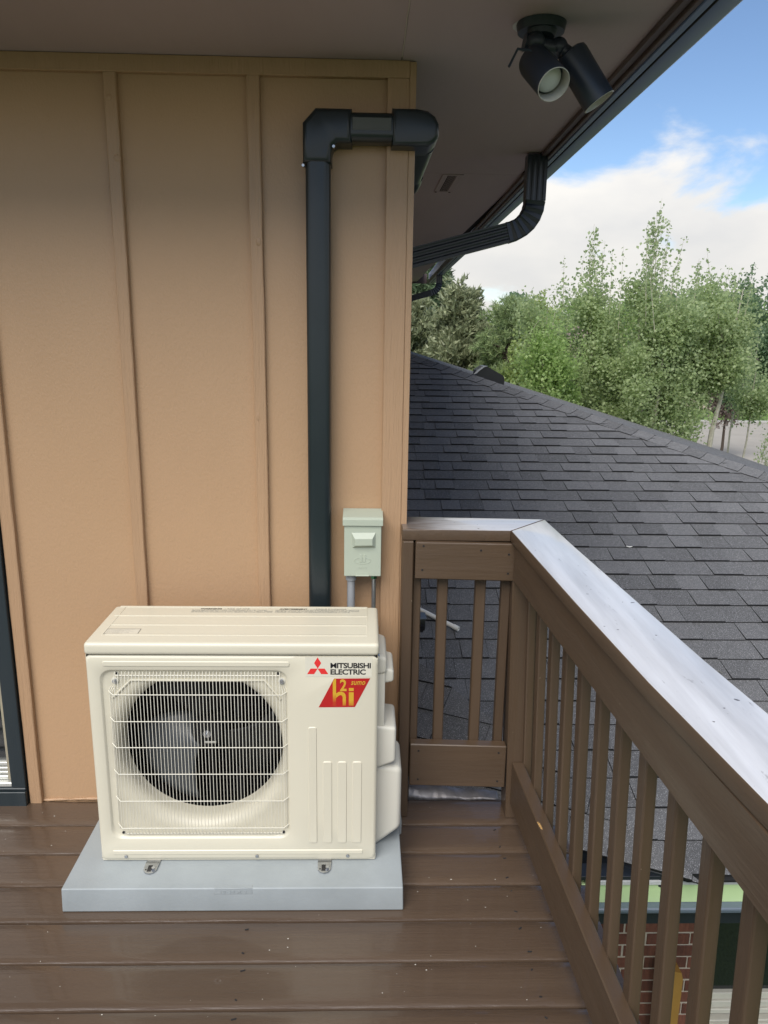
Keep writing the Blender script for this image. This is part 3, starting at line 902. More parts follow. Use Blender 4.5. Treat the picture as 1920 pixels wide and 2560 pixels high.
# body shell
m_ = MB()
y0, y1 = 0.006, UD - 0.004
m_.box(UX, UX + 0.0012, UY + y0, UY + y1, UZ, UZ + HB); m_.box(UX + WB - 0.0012, UX + WB, UY + y0, UY + y1, UZ, UZ + HB)
m_.box(UX, UX + WB, UY + y1, UY + y1 + 0.003, UZ, UZ + HB)
m_.box(UX + 0.002, UX + WB - 0.002, UY + 0.006, UY + y1, UZ - 0.004, UZ + 0.012)
m_.build('cabinet', UNITW, hp, smooth=False)
m_ = MB(); m_.box(UX + 0.005, UX + WB - 0.005, UY + 0.230, UY + 0.236, UZ + 0.02, UZ + HB - 0.01); m_.box(UX + 0.575, UX + 0.58, UY + 0.02, UY + 0.23, UZ + 0.02, UZ + HB - 0.01)
m_.box(UX + 0.004, UX + 0.006, UY + 0.02, UY + 0.23, UZ + 0.02, UZ + HB - 0.01); m_.box(UX + 0.005, UX + 0.57, UY + 0.08, UY + 0.23, UZ + 0.0125, UZ + 0.018); m_.box(UX + 0.005, UX + 0.57, UY + 0.08, UY + 0.23, UZ + HB - 0.012, UZ + HB - 0.006)
m_.build('inner_baffle', DARK, hp, smooth=False)
m_ = MB()
for i in range(24):
    z = 0.06 + i * 0.0215
    m_.box(UX + 0.01, UX + 0.57, UY + 0.222, UY + 0.2245, UZ + z, UZ + z + 0.0016)
m_.build('coil_fins', FIN, hp, smooth=False)
# lid with rolled edge and pressed ribs
m_ = MB(); m_.box(UX - 0.0015, UX + 0.8015, UY - 0.004, UY + UD, UZ + HB + 0.002, UZ + 0.6815, 0.012, 4); m_.build('lid', UNITW, hp)
for (x0, x1, yy) in ((0.040, 0.768, 0.052), (0.034, 0.768, 0.126), (0.020, 0.768, 0.198), (0.015, 0.768, 0.270)):
    m_ = MB(); m_.box(UX + x0, UX + x1, UY + yy, UY + yy + 0.009, UZ + 0.6805, UZ + 0.6830, 0.0011, 2); m_.build('lid_rib', UNITW, hp)
m_ = MB(); m_.box(UX + 0.7665, UX + 0.770, UY + 0.052, UY + 0.278, UZ + 0.6805, UZ + 0.6824, 0.0008, 2); m_.build('lid_rib', UNITW, hp); m_ = MB(); m_.box(UX + 0.030, UX + 0.0335, UY + 0.052, UY + 0.278, UZ + 0.6805, UZ + 0.6824, 0.0008, 2); m_.build('lid_rib', UNITW, hp)
# pressed panels on the front
def ridge(name, x0, x1, z0, z1, r=0.006, th=0.0022):
    m_ = MB()
    t = bmesh.new()
    prf = [(x0 + (x1 - x0) / 2 + a, z0 + (z1 - z0) / 2 + c) for a, c in rrect(x1 - x0, z1 - z0, r, 4)]
    ins = [(x0 + (x1 - x0) / 2 + a, z0 + (z1 - z0) / 2 + c) for a, c in rrect(x1 - x0 - 0.0044, z1 - z0 - 0.0044, r - 0.002, 4)]
    va = [t.verts.new(L(x, 0.0003, z)) for x, z in prf]; vb = [t.verts.new(L(x, -th, z)) for x, z in ins]
    n = len(va)
    for i in range(n): t.faces.new((va[i], va[(i + 1) % n], vb[(i + 1) % n], vb[i]))
    t.faces.new(vb)
    m_.add(t); return m_.build(name, UNITW, hp)
ridge('pressed_rib', 0.045, 0.556, 0.612, 0.628, 0.006)
ridge('pressed_rib', 0.604, 0.629, 0.056, 0.430)
ridge('pressed_rib', 0.645, 0.672, 0.056, 0.322)
ridge('pressed_rib', 0.687, 0.714, 0.056, 0.322)
ridge('pressed_rib', 0.729, 0.757, 0.056, 0.322)
ridge('pressed_rib', 0.034, 0.762, 0.019, 0.034, 0.004)
for x in (0.072, 0.452, 0.717):
    m_ = MB(); m_.cyl(L(x, -0.0002, 0.0128), L(x, -0.0035, 0.0128), 0.0052, 12, bev=0.001); m_.build('screw', STEEL, hp)
for x in (0.075, 0.5325):
    m_ = MB(); m_.cyl(L(x, 0.0085, 0.567), L(x, -0.001, 0.567), 0.0062, 12, bev=0.001); m_.build('screw', STEEL, hp)
    m_ = MB(); m_.cyl(L(x, 0.0086, 0.567), L(x, 0.0052, 0.567), 0.0105, 16, bev=0.001); m_.build('washer', UNITP, hp)
for x, z in ((0.0815, 0.589), (0.523, 0.589), (0.067, 0.0885), (0.5305, 0.0885)):
    m_ = MB(); m_.cyl(L(x, 0.0084, z), L(x, 0.004, z), 0.0035, 8); m_.build('grille_clip', BLACKP, hp)
# wire grille
m_ = MB()
gw = 0.00092
G0 = -0.010
xs = np.linspace(0.0765, 0.5275, 48)
for k, x in enumerate(xs):
    m_.tube([L(x, 0.008, 0.5955), L(x, 0.002, 0.594), L(x, G0 + 0.0022, 0.575), L(x, G0 + 0.0022, 0.108), L(x, 0.000, 0.086), L(x + 0.001, 0.008, 0.083)], gw, 5)
for k, (x, dy) in enumerate(((0.0685, 0.0055), (0.0625, 0.011), (0.0575, 0.0155), (0.5355, 0.0055), (0.5415, 0.011), (0.5465, 0.0155))):
    m_.tube([L(x + (0.004 if x < .3 else -.004), 0.008, 0.548), L(x, G0 + dy, 0.540), L(x, G0 + dy, 0.112), L(x, 0.007, 0.103)], gw, 5)
m_.build('upright_wires', WIRE, hp)
for z in (0.585, 0.532, 0.451, 0.371, 0.2875, 0.2015, 0.1135, 0.089):
    m_ = MB()
    if z > 0.58 or z < 0.1:
        m_.tube([L(0.076, 0.001, z), L(0.528, 0.001, z)], gw * 1.35, 6)
    else:
        m_.tube([L(0.0545, 0.008, z + 0.004), L(0.058, 0.0035, z + 0.003), L(0.071, G0, z), L(0.533, G0, z), L(0.546, 0.0035, z + 0.003), L(0.5495, 0.008, z + 0.004)], gw * 1.4, 6)
    m_.build('cross_wire', WIRE, hp)
# fan
def blade(a0, mt_):
    t = bmesh.new()
    NR, NA = 9, 14
    g = []
    for i in range(NR + 1):
        r = 0.048 + (0.218 - 0.048) * i / NR
        row = []
        for j in range(NA + 1):
            u = j / NA
            sw = 0.42 * (i / NR) ** 1.3
            span = 1.50 - 0.15 * i / NR
            a = a0 + sw + span * (u - 0.5)
            y = 0.140 - 0.070 * (u - 0.5) - 0.018 * math.sin(u * PI) + 0.012 * (1 - i / NR)
            row.append(t.verts.new(L(cx + r * math.cos(a), y, cz + r * math.sin(a))))
        g.append(row)
    for i in range(NR):
        for j in range(NA):
            t.faces.new((g[i][j], g[i][j + 1], g[i + 1][j + 1], g[i + 1][j]))
    m_ = MB(); m_.add(t)
    o = m_.build('fan_blade', mt_, hp, fix=False)
    so = o.modifiers.new('thick', 'SOLIDIFY'); so.thickness = 0.003
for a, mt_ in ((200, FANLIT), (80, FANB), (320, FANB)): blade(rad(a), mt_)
m_ = MB(); m_.cyl(L(cx, 0.17, cz), L(cx, 0.100, cz), 0.050, 28, r2=0.044, bev=0.004); m_.build('fan_hub', FANB, hp)
m_ = MB(); m_.cyl(L(cx, 0.104, cz), L(cx, 0.096, cz), 0.012, 16); m_.cyl(L(cx, 0.098, cz), L(cx, 0.084, cz), 0.0045, 10); m_.build('hub_nut', STEEL, hp)
m_ = MB(); m_.box(UX + cx - 0.008, UX + cx + 0.026, UY + 0.096, UY + 0.100, UZ + cz - 0.030, UZ + cz - 0.024, 0.001); m_.build('hub_mark', LAMPW, hp, smooth=False)
m_ = MB(); m_.box(UX + cx - 0.02, UX + cx + 0.0, UY + 0.19, UY + 0.21, UZ + 0.02, UZ + 0.60); m_.box(UX + cx + 0.07, UX + cx + 0.085, UY + 0.19, UY + 0.21, UZ + 0.02, UZ + 0.60); m_.build('motor_bracket', FANB, hp, smooth=False)
m_ = MB(); m_.cyl(L(cx, 0.21, cz), L(cx, 0.17, cz), 0.055, 20); m_.build('motor', FANB, hp)

# valve covers and handle on the right side
def cover(name, x1, y0, y1, z0, z1, r, chamf=0.0, slope=0.0):
    X0 = WB + 0.0003
    m_ = MB()
    poly = [(UX + X0, UZ + z0), (UX + X0, UZ + z1), (UX + x1, UZ + z1 - slope), (UX + x1, UZ + z0 + chamf)]
    m_.prism(poly, UY + y0, UY + y1)
    bmesh.ops.recalc_face_normals(m_.bm, faces=m_.bm.faces[:])
    fe = [e for e in m_.bm.edges if not all(abs(v.co.x - (UX + X0)) < 1e-5 for v in e.verts)]
    bmesh.ops.bevel(m_.bm, geom=fe, offset=r, segments=5, profile=0.5, affect='EDGES', clamp_overlap=True)
    return m_.build(name, UNITP, hp)
cover('pipe_cover', WB + 0.0765, 0.070, 0.240, -0.010, 0.268, 0.018, 0.060, 0.012)
cover('valve_cover', WB + 0.0570, 0.055, 0.205, 0.262, 0.402, 0.011, 0.022, 0.006)
cover('side_strip', WB + 0.0225, 0.060, 0.215, 0.392, 0.575, 0.004, 0.0)
cover('side_strip', WB + 0.0265, 0.055, 0.225, 0.560, 0.622, 0.010, 0.006, 0.010)
cover('lift_handle', WB + 0.0475, 0.075, 0.205, 0.522, 0.580, 0.008, 0.008, 0.014)
m_ = MB(); m_.cyl(L(WB + 0.02, 0.215, 0.33), L(WB + 0.055, 0.225, 0.30), 0.014, 12); m_.build('valve_stub', PVCG, hp)
# left side handle and corner clips
m_ = MB(); m_.box(UX - 0.018, UX + 0.002, UY + 0.10, UY + 0.20, UZ + 0.610, UZ + 0.655, 0.006, 3); m_.build('lift_handle', UNITP, hp)
for yy, z in ((0.03, 0.635), (0.15, 0.640), (0.22, 0.640)):
    m_ = MB(); m_.cyl(L(WB, yy, z), L(WB + 0.005, yy, z), 0.004, 8); m_.build('screw', STEEL, hp)
# feet
for fx in (0.133, 0.633):
    w = 0.034
    m_ = MB()
    z0 = PH + 0.001
    m_.box(UX + fx - 0.003, UX + fx + w + 0.003, UY - 0.012, UY + UD + 0.02, z0 + 0.001, UZ - 0.0045, 0.001)
    m_.build('foot_rail', STEEL, hp, smooth=False)
    t = bmesh.new()
    ol = [(fx - 0.003, -0.010), (fx + w + 0.003, -0.010), (fx + w + 0.001, -0.040), (fx + w - 0.006, -0.050), (fx + w / 2, -0.054), (fx + 0.006, -0.050), (fx - 0.001, -0.040)]
    for zz, fl_ in ((z0 + 0.0005, 0), (z0 + 0.0045, 1)):
        pass
    v0 = [t.verts.new((UX + x, UY + y, z0 + 0.0005)) for x, y in ol]; v1 = [t.verts.new((UX + x, UY + y, z0 + 0.0045)) for x, y in ol]
    t.faces.new(v0[::-1]); t.faces.new(v1)
    for i in range(len(ol)): t.faces.new((v0[i], v0[(i + 1) % len(ol)], v1[(i + 1) % len(ol)], v1[i]))
    m_ = MB(); m_.add(t); m_.build('foot_plate', STEEL, hp, smooth=False)
    m_ = MB(); m_.box(UX + fx + 0.009, UX + fx + 0.021, UY - 0.046, UY - 0.020, z0 + 0.0046, z0 + 0.0050, 0.0001); m_.build('foot_slot', BLACKP, hp, smooth=False)
    m_ = MB(); m_.cyl(Vector((UX + fx + 0.026, UY - 0.036, z0 + 0.0046)), Vector((UX + fx + 0.026, UY - 0.036, z0 + 0.010)), 0.0055, 6); m_.build('foot_bolt', STEEL, hp, smooth=False)
    m_ = MB(); m_.cyl(Vector((UX + fx + 0.005, UY - 0.038, z0 + 0.0046)), Vector((UX + fx + 0.005, UY - 0.038, z0 + 0.0052)), 0.0026, 8); m_.build('foot_hole', BLACKP, hp, smooth=False)

# printed marks -------------------------------------------------
m_ = MB(); m_.box(UX + 0.598, UX + 0.782, UY - 0.0006, UY - 0.0001, UZ + 0.583, UZ + 0.645 - 0.003); m_.build('logo_film', LABELW, hp, smooth=False)
def rhomb(p):
    t = bmesh.new(); v = [t.verts.new(L(x, -0.0009, z)) for x, z in p]; w_ = [t.verts.new(L(x, -0.0003, z)) for x, z in p]
    t.faces.new(v); t.faces.new(w_[::-1])
    for i in range(4): t.faces.new((v[i], w_[i], w_[(i + 1) % 4], v[(i + 1) % 4]))
    m_ = MB(); m_.add(t); m_.build('logo_diamond', RED, hp, smooth=False)
lx, lz = 0.6325, 0.6075
hw = 0.0098; hh = 0.0165
rhomb([(lx, lz), (lx + hw, lz + hh), (lx, lz + 2 * hh), (lx - hw, lz + hh)])
rhomb([(lx, lz), (lx + 0.0098 - 0.0002, lz - hh), (lx + 0.0290, lz - hh), (lx + 0.0193, lz)])
rhomb([(lx, lz), (lx - 0.0193, lz), (lx - 0.0290, lz - hh), (lx - 0.0098, lz - hh)])
text('logo_text', 'MITSUBISHI', L(0.6665, -0.0008, 0.6095), 0.0212, BLACKINK, hp, offset=0.00055, sx=1.13, space=0.93)
text('logo_text', 'ELECTRIC', L(0.6665, -0.0008, 0.5905), 0.0212, BLACKINK, hp, offset=0.00055, sx=1.13, space=0.93)
def flat(name, pts, y, m__, th=0.0004):
    t = bmesh.new(); v = [t.verts.new(L(x, y, z)) for x, z in pts]; w_ = [t.verts.new(L(x, y + th, z)) for x, z in pts]
    t.faces.new(v); t.faces.new(w_[::-1]); n = len(pts)
    for i in range(n): t.faces.new((v[i], w_[i], w_[(i + 1) % n], v[(i + 1) % n]))
    m_ = MB(); m_.add(t); return m_.build(name, m__, hp, smooth=False)
flat('sticker', [(0.6345, 0.4905), (0.7355, 0.4915), (0.7775, 0.5785), (0.6775, 0.5775)], -0.0006, STICKER)
# h (tall stem clipped by the slanted edge), arch, i
def strip(pts, y=-0.0012): return flat('sticker_mark', pts, y, GOLD, 0.0004)
strip([(0.6740, 0.4955), (0.6830, 0.4955), (0.6830, 0.5765), (0.6785, 0.5765), (0.6740, 0.5690)])
arch = [(0.6832, 0.5330)]
for a in np.linspace(90, 0, 8): arch.append((0.7000 + 0.0105 * math.cos(rad(a)), 0.5250 + 0.0120 * math.sin(rad(a))))
arch += [(0.7105, 0.4960), (0.7015, 0.4960), (0.7015, 0.5225)]
for a in np.linspace(0, 180, 8): arch.append((0.6965 + 0.0050 * math.cos(rad(a)), 0.5225 + 0.0050 * math.sin(rad(a))))
arch += [(0.6915, 0.4960), (0.6832, 0.4960)]
strip([(0.6832, 0.5330), (0.690, 0.5375), (0.6985, 0.5385), (0.7055, 0.5350), (0.7095, 0.5290), (0.7105, 0.5220), (0.7105, 0.4960), (0.7015, 0.4960), (0.7015, 0.5225), (0.6995, 0.5265), (0.6955, 0.5285), (0.6900, 0.5260), (0.6832, 0.5195)])
strip([(0.7185, 0.4960), (0.7320, 0.4960), (0.7320, 0.5365), (0.7185, 0.5365)])
strip([(0.7185, 0.5405), (0.7320, 0.5405), (0.7320, 0.5495), (0.7185, 0.5495)])
text('sticker_text', '2', L(0.6935, -0.0010, 0.5415), 0.0480, GOLDT, hp, offset=0.0012, sx=0.80)
text('sticker_text', 'sumo', L(0.7235, -0.0010, 0.5595), 0.0225, GOLDT, hp, shear=0.30, sx=0.80, offset=0.0002)
# warning lines on the lid, small but real characters
TZ = 0.6818
def top_text(body, x, y, size, m__, off=0.0, sx=1.0):
    return text('warning_text', body, L(x, y, TZ), size, m__, hp, rot=(0, 0, 0), extrude=0.0001, offset=off, sx=sx)
top_text('WARNING', 0.262, 0.2555, 0.0115, BLACKINK, 0.0005, 1.15)
top_text('- RISK OF FIRE', 0.335, 0.2555, 0.0115, GREYINK, 0.0, 1.05)
for i, s in enumerate(('FLAMMABLE REFRIGERANT USED. TO BE REPAIRED ONLY BY TRAINED', 'SERVICE PERSONNEL. DO NOT PUNCTURE REFRIGERANT TUBING. DISPOSE', 'OF PROPERLY IN ACCORDANCE WITH FEDERAL OR LOCAL REGULATIONS.')):
    top_text(s, 0.238, 0.2465 - i * 0.0085, 0.0078, GREYINK, 0.0, 0.92)
top_text('AVERTISSEMENT', 0.502, 0.2555, 0.0115, BLACKINK, 0.0005, 1.0)
top_text("- RISQUE D'INCENDIE", 0.605, 0.2555, 0.0115, GREYINK, 0.0, 0.90)
for i, s in enumerate(('REFRIGERANT INFLAMMABLE UTILISE. DOIT ETRE REPARE UNIQUEMENT PAR UN PERSONNEL', "D'ENTRETIEN QUALIFIE. NE PAS PERFORER LE TUBE DE REFRIGERANT. ELIMINER DE MANIERE", 'APPROPRIEE CONFORMEMENT AUX REGLEMENTATIONS FEDERALES OU LOCALES.')):
    top_text(s, 0.490, 0.2465 - i * 0.0085, 0.0078, GREYINK, 0.0, 0.78)
m_ = MB()
for (x0, x1, y0, y1) in ((0.033, 0.128, 0.0605, 0.0615), (0.033, 0.128, 0.0965, 0.0975), (0.033, 0.034, 0.0605, 0.0975), (0.127, 0.128, 0.0605, 0.0975)):
    m_.box(UX + x0, UX + x1, UY + y0, UY + y1, UZ + TZ, UZ + TZ + 0.0003)
m_.build('label_border', BLACKINK, hp, smooth=False)
m_ = MB(); m_.box(UX + 0.0345, UX + 0.1265, UY + 0.062, UY + 0.096, UZ + TZ - 0.0004, UZ + TZ + 0.0001); m_.build('label_film', LABELW, hp, smooth=False)
for i in range(6):
    top_text('III HHI IIHI HIII IHIH'[:20 - (i % 3) * 3] if False else 'See the manual before any servicing of this unit'[:44 - (i % 3) * 9], 0.037, 0.0895 - i * 0.0052, 0.0046, GREYINK, 0.0, 0.95)

# ============================================================ RAILING
rail = thing('deck_railing', (1.0, -0.1, 0), 'brown painted wooden deck railing with wide glossy cap', 'railing')
# short run by the wall
m_ = MB(); m_.box(0.6465, 0.681, -0.100, -0.012, 0.0, 0.9655, 0.003); m_.build('wall_post', BROWNV, rail, smooth=False)
m_ = MB(); m_.box(0.6865, 1.0035, -0.111, -0.073, 0.845, 0.9645, 0.003, f=lambda c: (c.x, c.y, c.z - 0.022 * (c.x - 0.845) * (1 if c.z < 0.9 else 0.6))); m_.build('upper_board', BROWNR, rail, smooth=False)
m_ = MB(); m_.box(0.684, 1.003, -0.111, -0.073, 0.122, 0.2745, 0.003, f=lambda c: (c.x, c.y, c.z - 0.028 * (c.x - 0.843))); m_.build('lower_board', BROWNR, rail, smooth=False)
for (x0, x1) in ((0.683, 0.709), (0.762, 0.7945), (0.883, 0.9155), (0.966, 0.9945)):
    m_ = MB(); m_.box(x0, x1, -0.072, -0.037, 0.13, 0.9605, 0.003); m_.build('baluster', BROWNV, rail, smooth=False)
# corner post leaning a touch inwards
m_ = MB(); m_.box(1.012, 1.100, -0.110, -0.022, 0.0, 0.963, 0.003, f=lambda c: (c.x - 0.024 * c.z, c.y, c.z)); m_.build('corner_post', BROWNV, rail, smooth=False)
m_ = MB(); m_.box(1.012, 1.100, -0.110, -0.022, -0.9, -0.001, 0.003); m_.build('post_foot', BROWNV, rail, smooth=False)
# long run towards the camera
YN = -2.6
def lo(c): return (c.x + 0.041 * (-c.y - 0.1), c.y, c.z)
def up_(c): return (c.x + 0.050 * (-c.y - 0.1), c.y, c.z)
m_ = MB(); m_.box(0.9905, 1.0285, YN, -0.1125, 0.845, 0.9645, 0.003, f=up_); m_.build('upper_board', BROWNY, rail, smooth=False)
m_ = MB(); m_.box(1.0225, 1.0600, YN, -0.1125, 0.060, 0.214, 0.003, f=lo); m_.build('lower_board', BROWNY, rail, smooth=False)
m_ = MB()
for k in range(7):
    m_.sph((1.0265 + 0.041 * 0.32 + k * 0.0009, -0.420 - k * 0.0085, 0.2135 - 0.0006 * (k - 3) ** 2 * 0.6), 0.007, (0.55, 1.0, 0.30), 8, 6)
m_.build('bare_split', BARE, rail)
for k in range(18):
    y = -0.128 - 0.1315 * k
    if y < -2.5: break
    j = RNG.uniform(-.003, .003)
    f2 = lambda c: (c.x + 0.041 * (-c.y - 0.1) - (c.z - 0.1) * 0.030, c.y + j, c.z)
    m_ = MB(); m_.box(1.0605, 1.0865, y, y + 0.036, 0.055, 0.9625, 0.0045, 2, f=f2); m_.build('baluster', BROWNV, rail, smooth=False)
m_ = MB(); m_.box(1.13, 1.218, -2.62, -2.53, -0.9, 0.963, 0.003); m_.build('end_post', BROWNV, rail, smooth=False)
# mitred cap
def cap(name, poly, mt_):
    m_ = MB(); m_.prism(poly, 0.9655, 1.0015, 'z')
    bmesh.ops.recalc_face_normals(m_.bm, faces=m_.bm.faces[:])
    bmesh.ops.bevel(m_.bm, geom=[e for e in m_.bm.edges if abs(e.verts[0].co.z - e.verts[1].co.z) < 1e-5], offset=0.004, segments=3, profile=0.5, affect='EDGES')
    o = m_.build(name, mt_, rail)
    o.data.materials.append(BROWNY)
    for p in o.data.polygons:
        if p.normal.z < 0.75: p.material_index = 1  # only up faces carry the painted sheen, edges keep the brown paint
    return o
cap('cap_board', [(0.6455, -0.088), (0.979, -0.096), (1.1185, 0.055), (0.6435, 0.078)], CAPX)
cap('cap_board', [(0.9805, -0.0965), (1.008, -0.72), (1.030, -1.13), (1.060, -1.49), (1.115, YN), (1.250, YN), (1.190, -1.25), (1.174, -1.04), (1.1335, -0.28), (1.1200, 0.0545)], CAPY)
for x, z in ((0.710, 0.955), (0.708, 0.878), (0.975, 0.930), (0.975, 0.868), (0.888, 0.942), (0.712, 0.255), (0.712, 0.150), (0.977, 0.247), (0.977, 0.142)):
    m_ = MB(); m_.cyl((x, -0.1105, z), (x, -0.1125, z), 0.0032, 8); m_.build('screw', SHEDGE, rail)

# ============================================================ FLOODLIGHT
fl = thing('floodlight', (0.944, -0.32, SZ), 'dark two headed outdoor floodlight hanging from the soffit', 'floodlight')
m_ = MB()
t = bmesh.new()
bmesh.ops.create_cone(t, cap_ends=True, segments=36, radius1=0.056, radius2=0.060, depth=0.020)
m_.add(t, mt=Matrix.Translation((0.944, -0.305, SZ - 0.011)))
m_.cyl((0.944, -0.320, SZ - 0.022), (0.944, -0.325, SZ - 0.040), 0.036, 24, r2=0.028)
m_.build('base_plate', LAMPB, fl)
m_ = MB()
m_.sph((0.915, -0.29, SZ - 0.001), 0.048, (0.8, 1.0, 0.08), 12, 6)
m_.build('torn_gasket', WHITET, fl)
def head(front, dirn, rr_, length, kn):
    d = Vector(dirn).normalized(); F = Vector(front); B = F - d * length
    m_ = MB()
    # shell: outer wall, rounded back, inner wall
    q = d.to_track_quat('Z', 'Y').to_matrix()
    prof = [(0.0, -length), (rr_ * 0.80, -length), (rr_ * 0.95, -length + 0.004), (rr_, -length + 0.013), (rr_, 0.0), (rr_ * 0.955, 0.0008), (rr_ * 0.94, -0.002), (rr_ * 0.92, -0.034)]
    n = 40
    t = bmesh.new(); rg = []
    for (r, z) in prof:
        rg.append([t.verts.new(q @ Vector((max(r, 1e-4) * math.cos(2 * PI * i / n), max(r, 1e-4) * math.sin(2 * PI * i / n), z)) + F) for i in range(n)])
    for a, c in zip(rg[:5], rg[1:5]):
        for i in range(n): t.faces.new((a[i], a[(i + 1) % n], c[(i + 1) % n], c[i]))
    for v in rg[5:]:
        for x in v: t.verts.remove(x)
    m_.add(t); sh = m_.build('lamp_head', LAMPB, fl)
    t = bmesh.new(); rg = []
    for (r, z) in prof[4:]:
        rg.append([t.verts.new(q @ Vector((r * math.cos(2 * PI * i / n), r * math.sin(2 * PI * i / n), z)) + F) for i in range(n)])
    for a, c in zip(rg, rg[1:]):
        for i in range(n): t.faces.new((a[i], a[(i + 1) % n], c[(i + 1) % n], c[i]))
    m_ = MB(); m_.add(t); m_.build('rim', LAMPW, fl)
    m_ = MB(); t = bmesh.new(); rg = []
    for k in range(7):
        a = k / 6 * PI / 2
        rg.append([t.verts.new(q @ Vector((rr_ * 0.78 * math.sin(a) * math.cos(2 * PI * i / n) + 1e-5, rr_ * 0.78 * math.sin(a) * math.sin(2 * PI * i / n), -0.016 - 0.012 * (1 - math.cos(a)))) + F) for i in range(n)])
    for a, c in zip(rg, rg[1:]):
        for i in range(n): t.faces.new((a[i], a[(i + 1) % n], c[(i + 1) % n], c[i]))
    m_.add(t); m_.build('bulb', BULB, fl)
    m_ = MB(); t = bmesh.new()
    bmesh.ops.create_circle(t, cap_ends=True, segments=n, radius=rr_ * 0.92)
    m_.add(t, mt=Matrix.Translation(F - d * 0.033) @ q.to_4x4()); m_.build('reflector', LAMPB, fl)
    m_ = MB(); m_.cyl(kn, B + d * 0.012, 0.0165, 16); m_.sph(kn, 0.022, (1, 1, 1), 14, 10); m_.build('swivel_arm', LAMPB, fl)
head((0.9553, -0.4303, 2.1556), (0.2982, -0.7079, -0.6392), 0.0395, 0.118, (0.925, -0.345, 2.272))
head((1.0872, -0.3440, 2.1448), (0.5594, -0.1111, -0.8223), 0.0390, 0.135, (0.985, -0.325, 2.268))
m_ = MB(); m_.cyl((0.90, -0.33, 2.275), (1.0, -0.32, 2.262), 0.020, 16); m_.build('knuckle', LAMPB, fl)
m_ = MB(); m_.tube([(0.905, -0.40, 2.235), (0.872, -0.405, 2.236), (0.852, -0.412, 2.196)], 0.0032, 6); m_.build('hex_key', LAMPB, fl)

# ============================================================ LOWER ROOF
m1, c1 = 0.29, -0.22               # plane facing the deck : z = c1 + m1*y
k1 = math.sqrt(1 + m1 * m1)
YE = -0.092
EXP = 0.143
roof = thing('lower_roof', (2.5, 2.5, -0.25), 'charcoal asphalt shingle roof beyond the railing', 'roof')
def hipx(y): return 0.929 + (5.424 - y) / 1.022
def valx(y):                        # line where the small side slope falls away
    return 1.585 - (y - 0.013) * (0.734 / 0.885)
def A(u, s, n):                     # plane coords to world
    y = YE + s / k1
    return Vector((u, y - n * m1 / k1, c1 + m1 * (YE + s / k1) + n / k1))
# side slope B
gB = (0.537 * 0.436, 0.537 * 0.9)
kB = math.sqrt(1 + gB[0] ** 2 + gB[1] ** 2)
gl = 0.537
dB = Vector((0.9, -0.436, 0)).normalized()
uB = Vector((0.436, 0.9, 0)).normalized()
OB = Vector((1.618, -0.092, -0.247))
nB = Vector((-gB[0], -gB[1], 1)).normalized()
def Bp(u, s, n):                    # u along eave towards upper left is negative
    h = s / math.sqrt(1 + gl * gl)
    return OB + dB * u + uB * h + Vector((0, 0, gl * h)) + nB * n
def clip(poly, fn):
    out = []
    for i in range(len(poly)):
        a, c = poly[i], poly[(i + 1) % len(poly)]
        fa, fc = fn(a), fn(c)
        if fa >= 0: out.append(a)
        if (fa >= 0) != (fc >= 0):
            t_ = fa / (fa - fc)
            out.append((a[0] + (c[0] - a[0]) * t_, a[1] + (c[1] - a[1]) * t_))
    return out
def proj(p):
    v = p - CAMP
    z = v.dot(f_)
    if z < 0.1: return None
    return (960 + 1909.2 * v.dot(r_) / z, 1280 + 1909.2 * v.dot(d_) / z, z)
tabs = []
rs = random.Random(21)
def gen(fn_map, smax, u0, u1, clips, plane):
    k = 0
    while k * EXP < smax:
        s0_ = k * EXP
        u = u0 + rs.uniform(-0.3, 0)
        raised = rs.random() < 0.5
        while u < u1:
            w = rs.uniform(0.11, 0.21) if raised else rs.uniform(0.09, 0.27)
            poly = [(u + 0.001, s0_), (u + w - 0.001, s0_), (u + w - 0.001, s0_ + EXP + 0.02), (u + 0.001, s0_ + EXP + 0.02)]
            ok = poly
            for cf_ in clips:
                ok = clip(ok, cf_)
                if len(ok) < 3: break
            if len(ok) >= 3:
                area = abs(sum(ok[i][0] * ok[(i + 1) % len(ok)][1] - ok[(i + 1) % len(ok)][0] * ok[i][1] for i in range(len(ok)))) / 2
                if area > 2e-4:
                    tabs.append((plane, ok, s0_, raised, fn_map, area))
            u += w
            raised = not raised if rs.random() < 0.9 else raised
        k += 1
def yA(s): return YE + s / k1
gen(A, (5.45 - YE) * k1, 0.66, 6.3,
    [lambda p: p[0] - 0.645, lambda p: hipx(yA(p[1])) - 0.05 - p[0], lambda p: p[0] - valx(yA(p[1]))], 0)
# for the side slope the hip line in (u,s)
def Bw(p):
    h = p[1] / math.sqrt(1 + gl * gl)
    return OB + dB * p[0] + uB * h
gen(Bp, 1.6, -1.5, 0.6,
    [lambda p: Bw(p).x - 0.645, lambda p: valx(Bw(p).y) - Bw(p).x], 1)
def tab_geo(tb, rr=rs):
    plane, poly, s0_, raised, fn_map, area = tb
    hi = 0.0125 if raised else 0.0070
    L_ = EXP + 0.02
    jl = rr.uniform(-0.0018, 0.0018)
    top = [fn_map(u, s_ + (jl if abs(s_ - s0_) < 1e-6 else 0), hi * (1 - (s_ - s0_) / L_) + 0.0012) for u, s_ in poly]
    bot = [fn_map(u, s_ + (jl if abs(s_ - s0_) < 1e-6 else 0), -0.0015) for u, s_ in poly]
    n = len(poly)
    vs = top + bot
    fs = [tuple(range(n)), tuple(range(2 * n - 1, n - 1, -1))] + [(i, n + i, n + (i + 1) % n, (i + 1) % n) for i in range(n)]
    return vs, fs
scored = []
